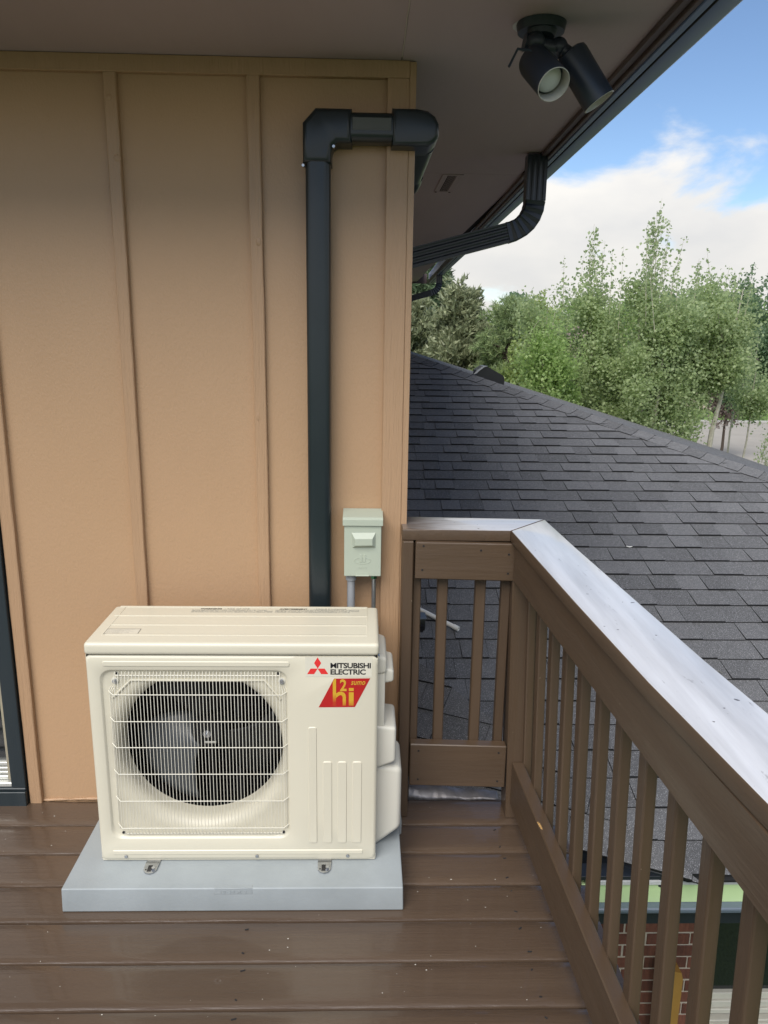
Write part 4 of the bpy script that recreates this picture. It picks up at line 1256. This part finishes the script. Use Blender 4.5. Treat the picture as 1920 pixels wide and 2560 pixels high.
for tb in tabs:
    cx_ = sum(p[0] for p in tb[1]) / len(tb[1]); cs_ = sum(p[1] for p in tb[1]) / len(tb[1])
    wpt = tb[4](cx_, cs_, 0)
    q = proj(wpt)
    sc_ = 0
    if q and 985 < q[0] < 1960 and 800 < q[1] < 2240:
        vd = (CAMP - wpt).normalized()
        nn = Vector((0, -m1, 1)).normalized() if tb[0] == 0 else nB
        sc_ = tb[5] * max(0.02, vd.dot(nn)) / q[2] ** 2
    scored.append((sc_, tb))
scored.sort(key=lambda e: -e[0])
nind = 0
restv, restf, resti = [], [], []
for sc_, tb in scored:
    vs, fs = tab_geo(tb)
    if sc_ > 0 and nind < 296:
        me = bpy.data.meshes.new('shingle'); me.from_pydata([tuple(v) for v in vs], [], fs)
        link('shingle', me, SHING, roof); me.materials.append(SHEDGE)
        me.polygons.foreach_set('material_index', [0, 0] + [1] * (len(fs) - 2))
        nind += 1
    else:
        o_ = len(restv)
        restv += [tuple(v) for v in vs]; restf += [tuple(i + o_ for i in f) for f in fs]; resti += [0, 0] + [1] * (len(fs) - 2)
# joined remainder; per-piece tone comes from islands
SHING2 = SHING.copy(); SHING2.name = 'asphalt_shingle_far'
t2 = SHING2.node_tree
q2 = NB(t2)
geo = q2.n('ShaderNodeNewGeometry')
for nd in t2.nodes:
    if nd.type == 'MAP_RANGE' and nd.inputs[0].is_linked and nd.inputs[0].links[0].from_node.type == 'OBJECT_INFO':
        t2.links.new(geo.outputs['Random Per Island'], nd.inputs[0])
me = bpy.data.meshes.new('far_shingles'); me.from_pydata(restv, [], restf)
tag(link('far_shingles', me, SHING2, roof), kind='stuff'); me.materials.append(SHEDGE); me.polygons.foreach_set('material_index', resti)
# decking under the shingles
def slab(name, polyw, th, m__, parent):
    t = bmesh.new()
    a = [t.verts.new(p) for p in polyw]; c = [t.verts.new((p[0], p[1], p[2] - th)) for p in polyw]
    t.faces.new(a); t.faces.new(c[::-1]); n = len(a)
    for i in range(n): t.faces.new((a[i], c[i], c[(i + 1) % n], a[(i + 1) % n]))
    m_ = MB(); m_.add(t); return m_.build(name, m__, parent, smooth=False)
def zA(x, y): return (x, y, c1 + m1 * y - 0.004)
def zB(x, y): return (x, y, 0.04 + gB[0] * (x - 0.851) + gB[1] * (y - 0.898) - 0.004)
slab('roof_sheathing', [zA(1.672, YE), zA(hipx(YE), YE), zA(hipx(5.45), 5.45), zA(0.645, 5.45), zA(0.645, 1.145)], 0.02, SHEDGE, roof)
slab('roof_sheathing', [zB(1.672, YE - 0.0), zB(0.645, 1.145), zB(0.645, 0.379)], 0.02, SHEDGE, roof)
# far slope of the hip
def zC(x, y):                       # faces +x, meets the front slope at the hip
    yh = 5.424 - (x - 0.929) * 1.022
    return (x, y, c1 + m1 * yh - 0.003)
slab('far_slope', [zC(hipx(YE), YE), zC(hipx(YE), 9.5), zC(0.93, 9.5), zC(0.93, 5.43)], 0.03, SHING, roof)
# ridge line caps along the hip
hd = (Vector((hipx(YE), YE, c1 + m1 * YE)) - Vector((0.929, 5.424, c1 + m1 * 5.424)))
HL = hd.length; hd.normalize()
top_ = Vector((0.929, 5.424, c1 + m1 * 5.424))
nA = Vector((0, -m1, 1)).normalized(); nC = Vector((m1 / 1.0, 0, 1)).normalized()
sideA = nA.cross(hd).normalized(); 
if sideA.y > 0: sideA = -sideA
sideC = nC.cross(hd).normalized()
if sideC.x < 0: sideC = -sideC
K_ = int(HL / 0.142)
for k in range(-2, K_):
    p = top_ + hd * (0.142 * k)
    q_ = p + hd * 0.165
    wv = 0.115
    vs = []
    for P_, h in ((p, 0.007), (q_, 0.0125)):
        vs += [P_ + sideA * wv + nA * h, P_ + sideA * 0.035 + nA * (h + 0.004), P_ + Vector((0, 0, 0.010 + h)), P_ + sideC * 0.035 + nC * (h + 0.004), P_ + sideC * wv + nC * h]
    vs += [v - Vector((0, 0, 0.0045)) for v in vs]
    fs = [(i, i + 1, i + 6, i + 5) for i in range(4)] + [(i + 10, i + 15, i + 16, i + 11) for i in range(4)]
    fs += [(5 + i, 6 + i, 16 + i, 15 + i) for i in range(4)] + [(0 + i, 10 + i, 11 + i, 1 + i) for i in range(4)] + [(0, 5, 15, 10), (4, 14, 19, 9)]
    me = bpy.data.meshes.new('hip_shingle'); me.from_pydata([tuple(v) for v in vs], [], fs)
    link('hip_shingle', me, SHING, roof); me.materials.append(SHEDGE); me.polygons.foreach_set('material_index', [0] * 8 + [1] * 10)

# eave edge of the lower roof : drip edge, green fascia, blue grey moulding, dark board
def eline(z0, z1, y0, y1, m__, name, x0=1.30, x1=6.2, bev=0.001):
    m_ = MB(); m_.box(x0, x1, y0, y1, z0, z1, bev); return m_.build(name, m__, roof, smooth=False)
eline(-0.262, -0.254, -0.098, 0.0, SHEDGE, 'starter_strip', 1.66)
eline(-0.278, -0.263, -0.070, 0.0, NAVY, 'shadow_board', 1.20)
eline(-0.296, -0.279, -0.074, -0.03, WHITET, 'drip_edge', 1.32)
eline(-0.372, -0.297, -0.068, -0.03, GREENF, 'green_fascia', 1.22)
eline(-0.388, -0.3725, -0.100, -0.03, BLUEG, 'moulding', 1.24, bev=0.004)
eline(-0.400, -0.3885, -0.092, -0.03, BLUEG, 'moulding', 1.24, bev=0.003)
eline(-0.470, -0.401, -0.060, 0.02, NAVY, 'dark_fascia', 1.24)
m_ = MB(); m_.box(1.02, 6.2, -0.03, 0.70, -0.480, -0.474); m_.build('eave_soffit', NAVY, roof, smooth=False)
m_ = MB()
pB0, pB1 = Bp(-1.18, 0, -0.004), Bp(0.02, 0, -0.004)
sweep(m_.bm, [pB0 + Vector((0, 0.02, -0.03)), pB1 + Vector((0, 0.02, -0.03))], [rrect(0.03, 0.06, 0.004, 1)] * 2); m_.build('side_fascia', NAVY, roof, smooth=False)
m_ = MB(); sweep(m_.bm, [Bp(-0.62, 0.03, -0.055), Bp(-0.24, 0.0, -0.06)], [rrect(0.05, 0.018, 0.004, 1)] * 2); m_.build('gutter_scrap', WHITET, roof, smooth=False)
m_ = MB(); m_.tube([(1.79, -0.080, -0.255), (1.785, -0.085, -0.275), (1.792, -0.090, -0.292), (1.780, -0.093, -0.318), (1.776, -0.094, -0.335)], 0.0012, 5); m_.tube([(1.786, -0.08, -0.262), (1.797, -0.088, -0.28), (1.795, -0.09, -0.31)], 0.001, 5); m_.build('wire_scrap', BLACKP, roof)

# small flakes on the shingles
fk = MB()
for (x, y, l) in ((2.106, 1.961, 0.035),):
    p = [zA(x - 0.018, y + 0.004), zA(x, y - 0.004), zA(x + 0.018, y + 0.003)]
    fk.tube([(a[0], a[1], a[2] + 0.018) for a in p], 0.004, 6, radii=[0.002, 0.004, 0.002])
tag(fk.build('pale_flake', WHITEP, None), 'curled white flake lying alone on the grey shingles', 'debris')
fk = MB(); 
p = [zA(2.18, 0.93), zA(2.19, 0.915), zA(2.205, 0.915), zA(2.215, 0.90)]
fk.tube([(a[0], a[1], a[2] + 0.016) for a in p], 0.002, 5)
tag(fk.build('dry_twig', GREYINK, None), 'small grey twig on the shingles near the right edge', 'twig')

pv = thing('white_pipe', (0.92, 1.25, 0.14), 'short white plastic pipe lying on the shingles behind the railing', 'pipe')
a_, c_ = Vector((0.790, 1.358, 0.205)), Vector((1.004, 1.188, 0.151))
m_ = MB(); m_.cyl(a_, c_, 0.0115, 18, cap=False); m_.cyl(a_, c_, 0.0085, 18, cap=False); m_.build('pipe_wall', WHITEP, pv)
d__ = (c_ - a_).normalized()
t = bmesh.new()
n = 18; qq = d__.to_track_quat('Z', 'Y').to_matrix()
r0 = [t.verts.new(qq @ Vector((0.0115 * math.cos(2 * PI * i / n), 0.0115 * math.sin(2 * PI * i / n), 0)) + c_) for i in range(n)]
r1 = [t.verts.new(qq @ Vector((0.0085 * math.cos(2 * PI * i / n), 0.0085 * math.sin(2 * PI * i / n), 0)) + c_) for i in range(n)]
for i in range(n): t.faces.new((r0[i], r0[(i + 1) % n], r1[(i + 1) % n], r1[i]))
m_ = MB(); m_.add(t); m_.build('cut_end', WHITEP, pv)
m_ = MB(); m_.cyl(c_ - d__ * 0.03, c_ - d__ * 0.002, 0.0135, 18, cap=False); m_.build('pipe_collar', WHITEP, pv)
bb = thing('black_fixture', (0.80, 1.22, 0.13), 'black boxy fixture on the shingles under the white pipe', 'fixture')
m_ = MB(); m_.box(0.730, 0.838, 1.20, 1.27, 0.13, 0.198, 0.006, 2); m_.build('fixture_body', BLACKP, bb)
m_ = MB(); m_.box(0.730, 0.842, 1.194, 1.275, 0.1985, 0.206, 0.002); m_.build('fixture_lid', BLUEG, bb, smooth=False)
m_ = MB(); m_.prism([(0.74, 0.165), (0.832, 0.165), (0.822, 0.118), (0.74, 0.105)], 1.185, 1.199); m_.build('fixture_lip', BLACKP, bb, smooth=False)

rv = thing('roof_vent', (1.72, 4.9, 1.1), 'low black roof vent with pale side poking over the hip', 'roof vent')
m_ = MB(); m_.prism([(1.56, 1.05), (1.575, 1.228), (1.632, 1.268), (1.662, 1.270), (1.815, 1.190), (1.832, 1.165), (1.832, 1.00)], 4.84, 5.10); 
bmesh.ops.recalc_face_normals(m_.bm, faces=m_.bm.faces[:])
m_.build('vent_hood', BLACKP, rv, smooth=False)
m_ = MB(); m_.prism([(1.540, 1.198), (1.572, 1.235), (1.630, 1.274), (1.664, 1.2745), (1.628, 1.262), (1.560, 1.205)], 4.80, 4.838); m_.build('pale_side', WHITET, rv, smooth=False)

# ============================================================ BRICK WALL AND WINDOW BELOW THE EAVE
bw = thing('brick_wall', (1.6, 0.6, GZ), 'red brick wall with pale mortar below the green fascia', 'wall')
m_ = MB(); m_.box(0.64, 2.166, 0.6035, 0.72, GZ, -0.482); m_.build('mortar_bed', MORTAR, bw, smooth=False)
z = -1.112 + 0.0664 * 9
row = 0
bricks = []
while z > GZ:
    z1_ = z - 0.0095; z0_ = z - 0.0664
    off = 0.0 if row % 2 == 0 else 0.105
    x = 2.168 - off
    if off: bricks.append((2.168 - 0.098, 2.168, z0_, z1_, row))
    while x > 0.66:
        if not (off and x > 2.1):
            bricks.append((max(0.645, x - 0.200), x, z0_, z1_, row))
            x -= 0.210
        else:
            x -= 0.0
            bricks.append((x - 0.200, x, z0_, z1_, row)) if False else None
            off = 0; x -= 0.0
    z -= 0.0664
    row += 1
rb = random.Random(9)
vis = [q for q in bricks if -1.80 < q[3] < -1.02 and q[1] > 1.55]
rest = [q for q in bricks if q not in vis]
for (x0, x1, z0_, z1_, rw) in vis[:290]:
    dy = rb.uniform(-0.002, 0.002)
    m_ = MB(); m_.box(x0, x1, 0.600 + dy, 0.613, z0_, z1_, 0.002); m_.build('brick', BRICK, bw, smooth=False)
m_ = MB()
for (x0, x1, z0_, z1_, rw) in rest: m_.box(x0, x1, 0.601, 0.613, z0_, z1_)
tag(m_.build('far_bricks', BRICK, bw, smooth=False), kind='stuff')

wn = thing('window', (2.9, 0.63, -1.62), 'dark window with cream sill beside the brick wall below the eave', 'window')
m_ = MB(); m_.box(2.205, 4.2, 0.640, 0.646, -1.475, -0.50); m_.build('pane', GLASS, wn, smooth=False)
m_ = MB(); m_.box(2.168, 2.186, 0.610, 0.66, -1.62, -0.50, 0.002); m_.build('side_frame', NAVY, wn, smooth=False)
m_ = MB(); m_.box(2.186, 4.2, 0.618, 0.66, -1.512, -1.476, 0.002); m_.build('lower_rail', FRAMEW, wn, smooth=False)
m_ = MB(); m_.box(2.186, 4.2, 0.606, 0.66, -1.548, -1.513, 0.003); m_.box(2.186, 4.2, 0.596, 0.66, -1.575, -1.549, 0.003); m_.build('sill_moulding', FRAMEW, wn, smooth=False)
m_ = MB()
for i, z in enumerate((-1.590, -1.604, -1.618)): m_.box(2.17, 4.2, 0.575 - 0.010 * i, 0.66, z - 0.010, z, 0.002)
m_.box(2.17, 4.2, 0.55, 0.66, -1.70, -1.630, 0.003)
m_.build('sill', FRAMEW, wn, smooth=False)
m_ = MB(); m_.box(2.17, 4.2, 0.60, 0.72, GZ, -1.70); m_.build('apron_wall', BRICK, wn, smooth=False)
mp_ = MB(); mp_.prism([(1.885, -2.85), (1.885, -1.163), (1.902, -1.150), (1.955, -1.163), (1.965, -1.20), (1.965, -2.85)], 0.42, 0.50)
bmesh.ops.recalc_face_normals(mp_.bm, faces=mp_.bm.faces[:])
tag(mp_.build('yellow_post', MUSTARD, None, smooth=False), 'mustard painted upright post in front of the brick wall', 'post')

# ============================================================ TREES
def branch_tube(m_, pts, r0, r1, n=5):
    k = len(pts)
    m_.tube(pts, r0, n, radii=[r0 + (r1 - r0) * i / (k - 1) for i in range(k)])
def quads(cent, size, rng, up=0.0, asp=0.75, fold=0.25):
    """leaf quads (diamond like) with random orientation"""
    n = len(cent)
    nrm = rng.normal(0, 1, (n, 3)); nrm[:, 2] += up
    nrm /= np.linalg.norm(nrm, axis=1)[:, None]
    t1 = rng.normal(0, 1, (n, 3)); t1 -= (t1 * nrm).sum(1)[:, None] * nrm
    t1 /= np.linalg.norm(t1, axis=1)[:, None]
    t2 = np.cross(nrm, t1)
    s = size[:, None] * 0.5
    a = cent + t1 * s
    b_ = cent + t2 * s * asp + nrm * s * fold - t1 * s * 0.15
    c = cent - t1 * s
    d = cent - t2 * s * asp + nrm * s * fold - t1 * s * 0.15
    return np.stack([a, b_, c, d], 1).reshape(-1, 3)


def decid(name, base, top, rx, ry, zlow, label, cat, group, leafm, barkm, nleaf, lsize, seed, spires=6, lean=(0, 0), stems=1, fill=0.55, limb=14, vis_bark=1.0, spire_h=0.9):
    rng = np.random.default_rng(seed)
    root = thing(name, base, label, cat, group)
    bx_, by_, bz_ = base
    H = top - bz_
    m_ = MB()
    cents = []
    sizes = []
    crown_c = Vector((bx_ + lean[0], by_ + lean[1], (zlow + top) / 2))
    hz_ = (top - spire_h - zlow) / 2
    mid = zlow + hz_
    for s in range(stems):
        ox, oy = rng.normal(0, 0.12, 2) if stems > 1 else (0, 0)
        tx, ty = lean[0] + rng.normal(0, 0.30) * (stems > 1), lean[1] + rng.normal(0, 0.3) * (stems > 1)
        K = 9
        tp = top - (0.0 if s == 0 else rng.uniform(0.2, 0.6)) - 0.25 - 0.75 * spire_h
        pts = [Vector((bx_ + ox + tx * (i / K) ** 1.3 + rng.normal(0, 0.02), by_ + oy + ty * (i / K) ** 1.3 + rng.normal(0, 0.02), bz_ + (tp - bz_) * i / K)) for i in range(K + 1)]
        branch_tube(m_, pts, 0.018 * H ** 0.9 / stems ** 0.3 * vis_bark, 0.006, 7)
        for l in range(limb // stems + 1):
            f = rng.uniform(0.25, 0.92)
            z0 = max(zlow + 0.1, bz_ + (tp - bz_) * f)
            f = (z0 - bz_) / (tp - bz_)
            i0 = min(K - 1, int(f * K)); p = pts[i0].lerp(pts[i0 + 1], f * K - i0)
            az = rng.uniform(0, 2 * PI)
            rl = (1 - max(0.0, min(1.0, (z0 - zlow) / max(0.1, (top - zlow)))) ** 1.5) * rng.uniform(0.5, 1.0)
            L1 = max(0.25, rl)
            e = p + Vector((math.cos(az) * rx * L1 * 0.85, math.sin(az) * ry * L1 * 0.85, rng.uniform(0.35, 0.9) * rx * L1 + 0.2))
            mdp = p.lerp(e, 0.5) + Vector((0, 0, -0.08 * L1))
            bp = [p, p.lerp(mdp, .6), mdp, mdp.lerp(e, 0.55), e]
            branch_tube(m_, bp, 0.017 * vis_bark, 0.004, 5)
            nl = int(nleaf * (1 - fill) / limb)
            tt = rng.uniform(0.25, 1.05, nl)
            P_ = np.array(p)[None] * (1 - tt[:, None]) + np.array(e)[None] * tt[:, None]
            cents.append(P_ + rng.normal(0, 1, (nl, 3)) * np.array([0.12, 0.12, 0.14]) * (0.5 + rx * 0.5))
    # clumps filling the crown
    nc = 85
    cc = []
    while len(cc) < nc:
        u = rng.uniform(-1, 1, 3)
        if (u ** 2).sum() < 1 and (u ** 2).sum() > 0.12: cc.append(u)
    cc = np.array(cc)
    taper = 1 - 0.35 * np.clip(cc[:, 2], 0, 1)
    cc = cc * np.array([rx, ry, hz_]); cc[:, :2] *= taper[:, None]
    cc += np.array([bx_ + lean[0] * 0.7, by_ + lean[1] * 0.7, mid])
    nl = int(nleaf * fill / nc)
    for c in cc:
        r = rng.uniform(0.14, 0.46) * (0.45 + 0.55 * rx)
        k = int(nl * rng.uniform(0.5, 1.5))
        q = rng.normal(0, 1, (k, 3)); q /= np.linalg.norm(q, axis=1)[:, None]
        q *= (rng.uniform(0, 1, (k, 1)) ** 0.4) * r
        q[:, 2] *= 1.25
        cents.append(c[None] + q)
    # thin upright shoots with sparse leaves above the crown
    for s in range(spires):
        a = rng.uniform(0, 2 * PI); rr2 = rng.uniform(0, 0.75)
        p = Vector((bx_ + lean[0] + math.cos(a) * rx * rr2, by_ + lean[1] + math.sin(a) * ry * rr2, 0))
        zt = top - rr2 * 1.0 * spire_h - rng.uniform(0, 0.25) * spire_h if s else top
        if s == 0: p.x, p.y = bx_ + lean[0], by_ + lean[1]
        zb = zt - spire_h * rng.uniform(0.9, 1.3)
        q0 = Vector((p.x, p.y, zb)); q1 = Vector((p.x + rng.normal(0, 0.09), p.y + rng.normal(0, 0.06), zt))
        branch_tube(m_, [q0, q0.lerp(q1, .5), q1], 0.005, 0.0015, 4)
        nl2 = int(62 * spire_h / 0.9)
        tt = rng.uniform(0, 1, nl2) ** 1.5
        P_ = np.array(q0)[None] * (1 - tt[:, None]) + np.array(q1)[None] * tt[:, None]
        cents.append(P_ + rng.normal(0, 1, (nl2, 3)) * np.array([0.055, 0.055, 0.02]) * (1.5 - tt[:, None]))
    cents = np.concatenate(cents)
    sz = rng.uniform(0.7, 1.3, len(cents)) * lsize
    m_.build('trunk', barkm, root)
    V = quads(cents, sz, rng)
    link('crown', fast_mesh('crown', V, 4, len(cents)), leafm, root)
    return root


def conifer(name, base, top, r, label, cat, group, leafm, seed, ntuft, tsize, kind='juniper', zlow=None, rpow=0.8):
    rng = np.random.default_rng(seed)
    root = thing(name, base, label, cat, group)
    bx_, by_, bz_ = base
    zlow = bz_ if zlow is None else zlow
    m_ = MB()
    branch_tube(m_, [Vector(base), Vector((bx_, by_, (bz_ + top) / 2)), Vector((bx_, by_, top - 0.1))], 0.16, 0.02, 8)
    cents, dirs = [], []
    nb = 90
    for i in range(nb):
        f = rng.uniform(0, 1) ** 0.8
        z = zlow + (top - zlow) * f
        az = rng.uniform(0, 2 * PI)
        L_ = r * (1 - f) ** rpow * rng.uniform(0.7, 1.15) + 0.1
        rise = {'juniper': 0.55, 'pine': 0.25, 'spruce': -0.12}[kind]
        d = Vector((math.cos(az), math.sin(az), rise)).normalized()
        p0 = Vector((bx_, by_, z)); e = p0 + d * L_
        branch_tube(m_, [p0, p0.lerp(e, .5), e], 0.02, 0.005, 4)
        k = int(ntuft / nb * (0.4 + 1.2 * (1 - f)))
        tt = rng.uniform(0.30, 1.0, k) ** 0.7
        P_ = np.array(p0)[None] + tt[:, None] * np.array(d)[None] * L_
        P_ += rng.normal(0, 1, (k, 3)) * np.array([0.14, 0.14, 0.12]) * (0.6 + 0.5 * r * 0.5)
        cents.append(P_)
        dd = np.tile(np.array([d.x * 0.7, d.y * 0.7, 0.8 if kind != 'spruce' else 0.15]), (k, 1))
        dirs.append(dd)
    k = 24
    P_ = np.array([[bx_, by_, top]]) + rng.normal(0, 1, (k, 3)) * np.array([0.05, 0.05, 0.25]) - np.array([[0, 0, 0.25]])
    cents.append(P_); dirs.append(np.tile(np.array([0, 0, 1.0]), (k, 1)))
    cents = np.concatenate(cents); dirs = np.concatenate(dirs)
    nn = {'juniper': 9, 'pine': 26, 'spruce': 8}[kind]
    n = len(cents)
    # needle triangles fanned out from every tuft
    c = np.repeat(cents, nn, 0); dd = np.repeat(dirs, nn, 0)
    spread = {'juniper': 0.55, 'pine': 0.85, 'spruce': 0.6}[kind]
    v = dd + rng.normal(0, spread, c.shape)
    v /= np.linalg.norm(v, axis=1)[:, None]
    ln = tsize * rng.uniform(0.6, 1.2, (len(c), 1))
    w = rng.normal(0, 1, c.shape); w -= (w * v).sum(1)[:, None] * v; w /= np.linalg.norm(w, axis=1)[:, None]
    wd = ln * {'juniper': 0.20, 'pine': 0.055, 'spruce': 0.16}[kind]
    st = c + rng.normal(0, tsize * 0.25, c.shape) * (0.9 if kind != 'pine' else 0.25)
    V = np.stack([st - w * wd, st + w * wd, st + v * ln], 1).reshape(-1, 3)
    m_.build('trunk', BARKD, root)
    link('crown', fast_mesh('crown', V, 3, len(c)), leafm, root)
    return root

GA = 'aspen trees beyond the roof'
decid('aspen_tree', (4.15, 10.5, GZ), 3.28, 0.80, 0.8, -0.9, 'aspen with sparse leafy tips, left of the tallest aspen', 'tree', GA, LF_ASPEN, BARK, 24000, 0.055, 101, spires=12, stems=2, spire_h=0.85)
decid('aspen_tree', (5.25, 10.1, GZ), 3.62, 0.95, 0.9, -1.0, 'tallest aspen, its sparse top standing against the sky', 'tree', GA, LF_ASPEN, BARK, 42000, 0.053, 102, spires=20, lean=(-0.22, 0), stems=3, spire_h=1.15, limb=20, vis_bark=1.1)
decid('aspen_tree', (6.15, 10.6, GZ), 2.95, 0.78, 0.8, 0.62, 'leafy aspen leaning right of the tallest aspen', 'tree', GA, LF_ASPEN, BARK, 26000, 0.054, 103, spires=9, lean=(0.05, 0), stems=2, spire_h=0.55, vis_bark=1.2)
decid('young_aspen', (7.62, 11.6, GZ), 1.55, 0.50, 0.5, 0.0, 'slender young aspen with a thin pale trunk by the road', 'tree', GA, LF_ASPEN, BARK, 3600, 0.055, 104, spires=6, spire_h=0.5, limb=10, fill=0.35, vis_bark=0.55)
decid('young_aspen', (6.36, 8.4, GZ), 0.30, 0.22, 0.25, -1.0, 'low leafy sapling at the far right above the hip', 'tree', GA, LF_ASPEN, BARK, 1500, 0.042, 105, spires=5, spire_h=0.35, limb=6, fill=0.4, vis_bark=0.4)
decid('leafy_tree', (3.30, 9.6, GZ), 1.95, 0.62, 0.6, -1.0, 'bright green bushy tree at the foot of the leftmost aspen', 'tree', None, LF_BRIGHT, BARK, 20000, 0.052, 106, spires=3, spire_h=0.25)
decid('leafy_tree', (3.75, 12.2, GZ), 2.15, 0.65, 0.6, -1.0, 'pale green leafy tree between the pine and the aspens', 'tree', None, LF_YELL, BARK, 18000, 0.062, 107, spires=3, spire_h=0.3)
decid('leafy_tree', (4.6, 22, GZ), 2.50, 1.05, 1.1, -1.2, 'yellow green tree behind the pine', 'tree', None, LF_YELL, BARKD, 15000, 0.085, 108, spires=5, spire_h=0.4)
decid('leafy_tree', (7.1, 27, GZ), 3.15, 1.35, 1.3, -1.2, 'thin topped pale tree far behind the pine', 'tree', None, LF_YELL, BARKD, 15000, 0.10, 109, spires=14, spire_h=0.6)
decid('leafy_tree', (8.35, 16, GZ), 2.75, 1.0, 1.0, 0.45, 'mid green tree behind the rightmost aspen', 'tree', None, LF_BRIGHT, BARK, 17000, 0.07, 110, spires=5, spire_h=0.3, vis_bark=0.35)
decid('leafy_tree', (6.5, 15.5, GZ), 2.55, 1.2, 1.0, -1.5, 'dense green tree hidden behind the tallest aspen', 'tree', None, LF_BRIGHT, BARKD, 20000, 0.075, 111, spires=4, spire_h=0.3)
decid('leafy_tree', (10.45, 18, GZ), 3.35, 0.72, 0.8, -0.15, 'dark pointed tree near the right edge', 'tree', None, LF_DARK, BARK, 14000, 0.08, 112, spires=5, spire_h=0.55, vis_bark=0.35)
decid('leafy_tree', (10.1, 15, GZ), 3.35, 0.95, 0.9, 0.1, 'darkest tree, cut by the right edge', 'tree', None, LF_DARK, BARKD, 18000, 0.075, 113, spires=5, spire_h=0.4)
decid('leafy_tree', (9.6, 22, GZ), 2.75, 1.5, 1.2, -0.5, 'broad green tree between the aspens and the dark pointed tree', 'tree', None, LF_BRIGHT, BARK, 18000, 0.09, 114, spires=4, spire_h=0.3, vis_bark=0.4)
decid('purple_shrub', (13.6, 25, GZ), 0.95, 0.95, 0.8, -1.5, 'dusky purple shrub behind the young aspen', 'shrub', None, LF_PURP, BARKD, 9000, 0.09, 115, spires=0, spire_h=0.1)
conifer('juniper', (2.50, 14.2, GZ), 2.28, 0.85, 'olive brown juniper left of the pine', 'tree', 'junipers over the roof', LF_JUNI, 201, 5200, 0.13, 'juniper', -1.0, 0.55)
conifer('juniper', (1.72, 17.2, GZ), 2.12, 0.80, 'golden olive juniper behind the house corner', 'tree', 'junipers over the roof', LF_JUNI, 202, 4400, 0.14, 'juniper', -0.9, 0.5)
conifer('pine_tree', (3.38, 13.1, GZ), 2.00, 0.92, 'light green pine with tufted needles above the roof vent', 'tree', None, LF_PINE, 203, 2600, 0.14, 'pine', -0.9, 0.5)
conifer('spruce_tree', (2.45, 22, GZ), 3.75, 2.0, 'tall dark evergreen behind the junipers', 'tree', None, LF_SPRU, 204, 7000, 0.22, 'spruce', -1.5, 0.75)
conifer('spruce_tree', (1.3, 27, GZ), 4.4, 2.2, 'second tall evergreen further back by the house corner', 'tree', None, LF_SPRU, 205, 6000, 0.25, 'spruce', -1.5, 0.7)
# far belt of trees
rt = random.Random(4)
for i, (x, y, tp) in enumerate(((6, 50, 3.4), (11, 52, 3.8), (16, 54, 3.9), (21.5, 50, 3.9), (27, 52, 4.2), (33, 50, 4.6), (2, 55, 3.6))):
    decid('distant_tree', (x, y, GZ), tp, 3.2, 2.5, -2.6, ('far belt tree in deep green, ' if i % 2 else 'far belt tree in bright green, ') + ['leftmost behind the junipers', 'behind the pine', 'behind the leafy tree by the aspens', 'behind the tallest aspen', 'behind the rightmost aspen', 'near the right edge', 'behind the house corner'][(i + 1) % 7 if False else i], 'tree', 'far belt of trees beyond the road', LF_DARK if i % 2 else LF_BRIGHT, BARKD, 9000, 0.26, 300 + i, spires=0, spire_h=0.2)

nh = thing('neighbour_house', (17.5, 44, GZ), 'neighbouring house with a pinkish brown roof seen through the trees', 'house')
m_ = MB(); m_.box(13, 27, 42, 50, GZ, GZ + 2.6); m_.build('house_wall', HWALL, nh, smooth=False)
m_ = MB(); m_.prism([(41.2, GZ + 2.5), (46, GZ + 4.7), (50.8, GZ + 2.5), (50.8, GZ + 2.35), (41.2, GZ + 2.35)], 12.4, 27.6, 'x'); m_.build('house_roof', HROOF, nh, smooth=False)
for x in (15, 18.5, 22):
    m_ = MB(); m_.box(x, x + 1.3, 41.94, 42.0, GZ + 0.9, GZ + 2.0); f = m_.build('window', FRAMEW, nh, smooth=False)
    m_ = MB(); m_.box(x + 0.08, x + 1.22, 41.92, 41.939, GZ + 0.98, GZ + 1.92); m_.build('pane', GLASS, f, smooth=False)

cb = MB()
pts = []
for i in range(25):
    u = i / 24
    a = Vector((0.2, 16.0, 1.70)); c = Vector((7.236, 28.5, 2.37))
    p = a.lerp(c, u); p.z -= 0.25 * math.sin(u * PI) * 0.2
    pts.append(p)
cb.tube(pts, 0.010, 5)
tag(cb.build('overhead_cable', CABLE, None), 'thin pale cable strung across in front of the junipers', 'cable')
st = MB(); st.tube([(0.644, 6.93, 1.745), (0.985, 6.9, 1.668), (1.126, 6.886, 1.626)], 0.012, 6, radii=[0.014, 0.011, 0.003])
tag(st.build('wall_bracket', BLACKP, None), 'thin black bracket sticking out from behind the corner board', 'bracket')
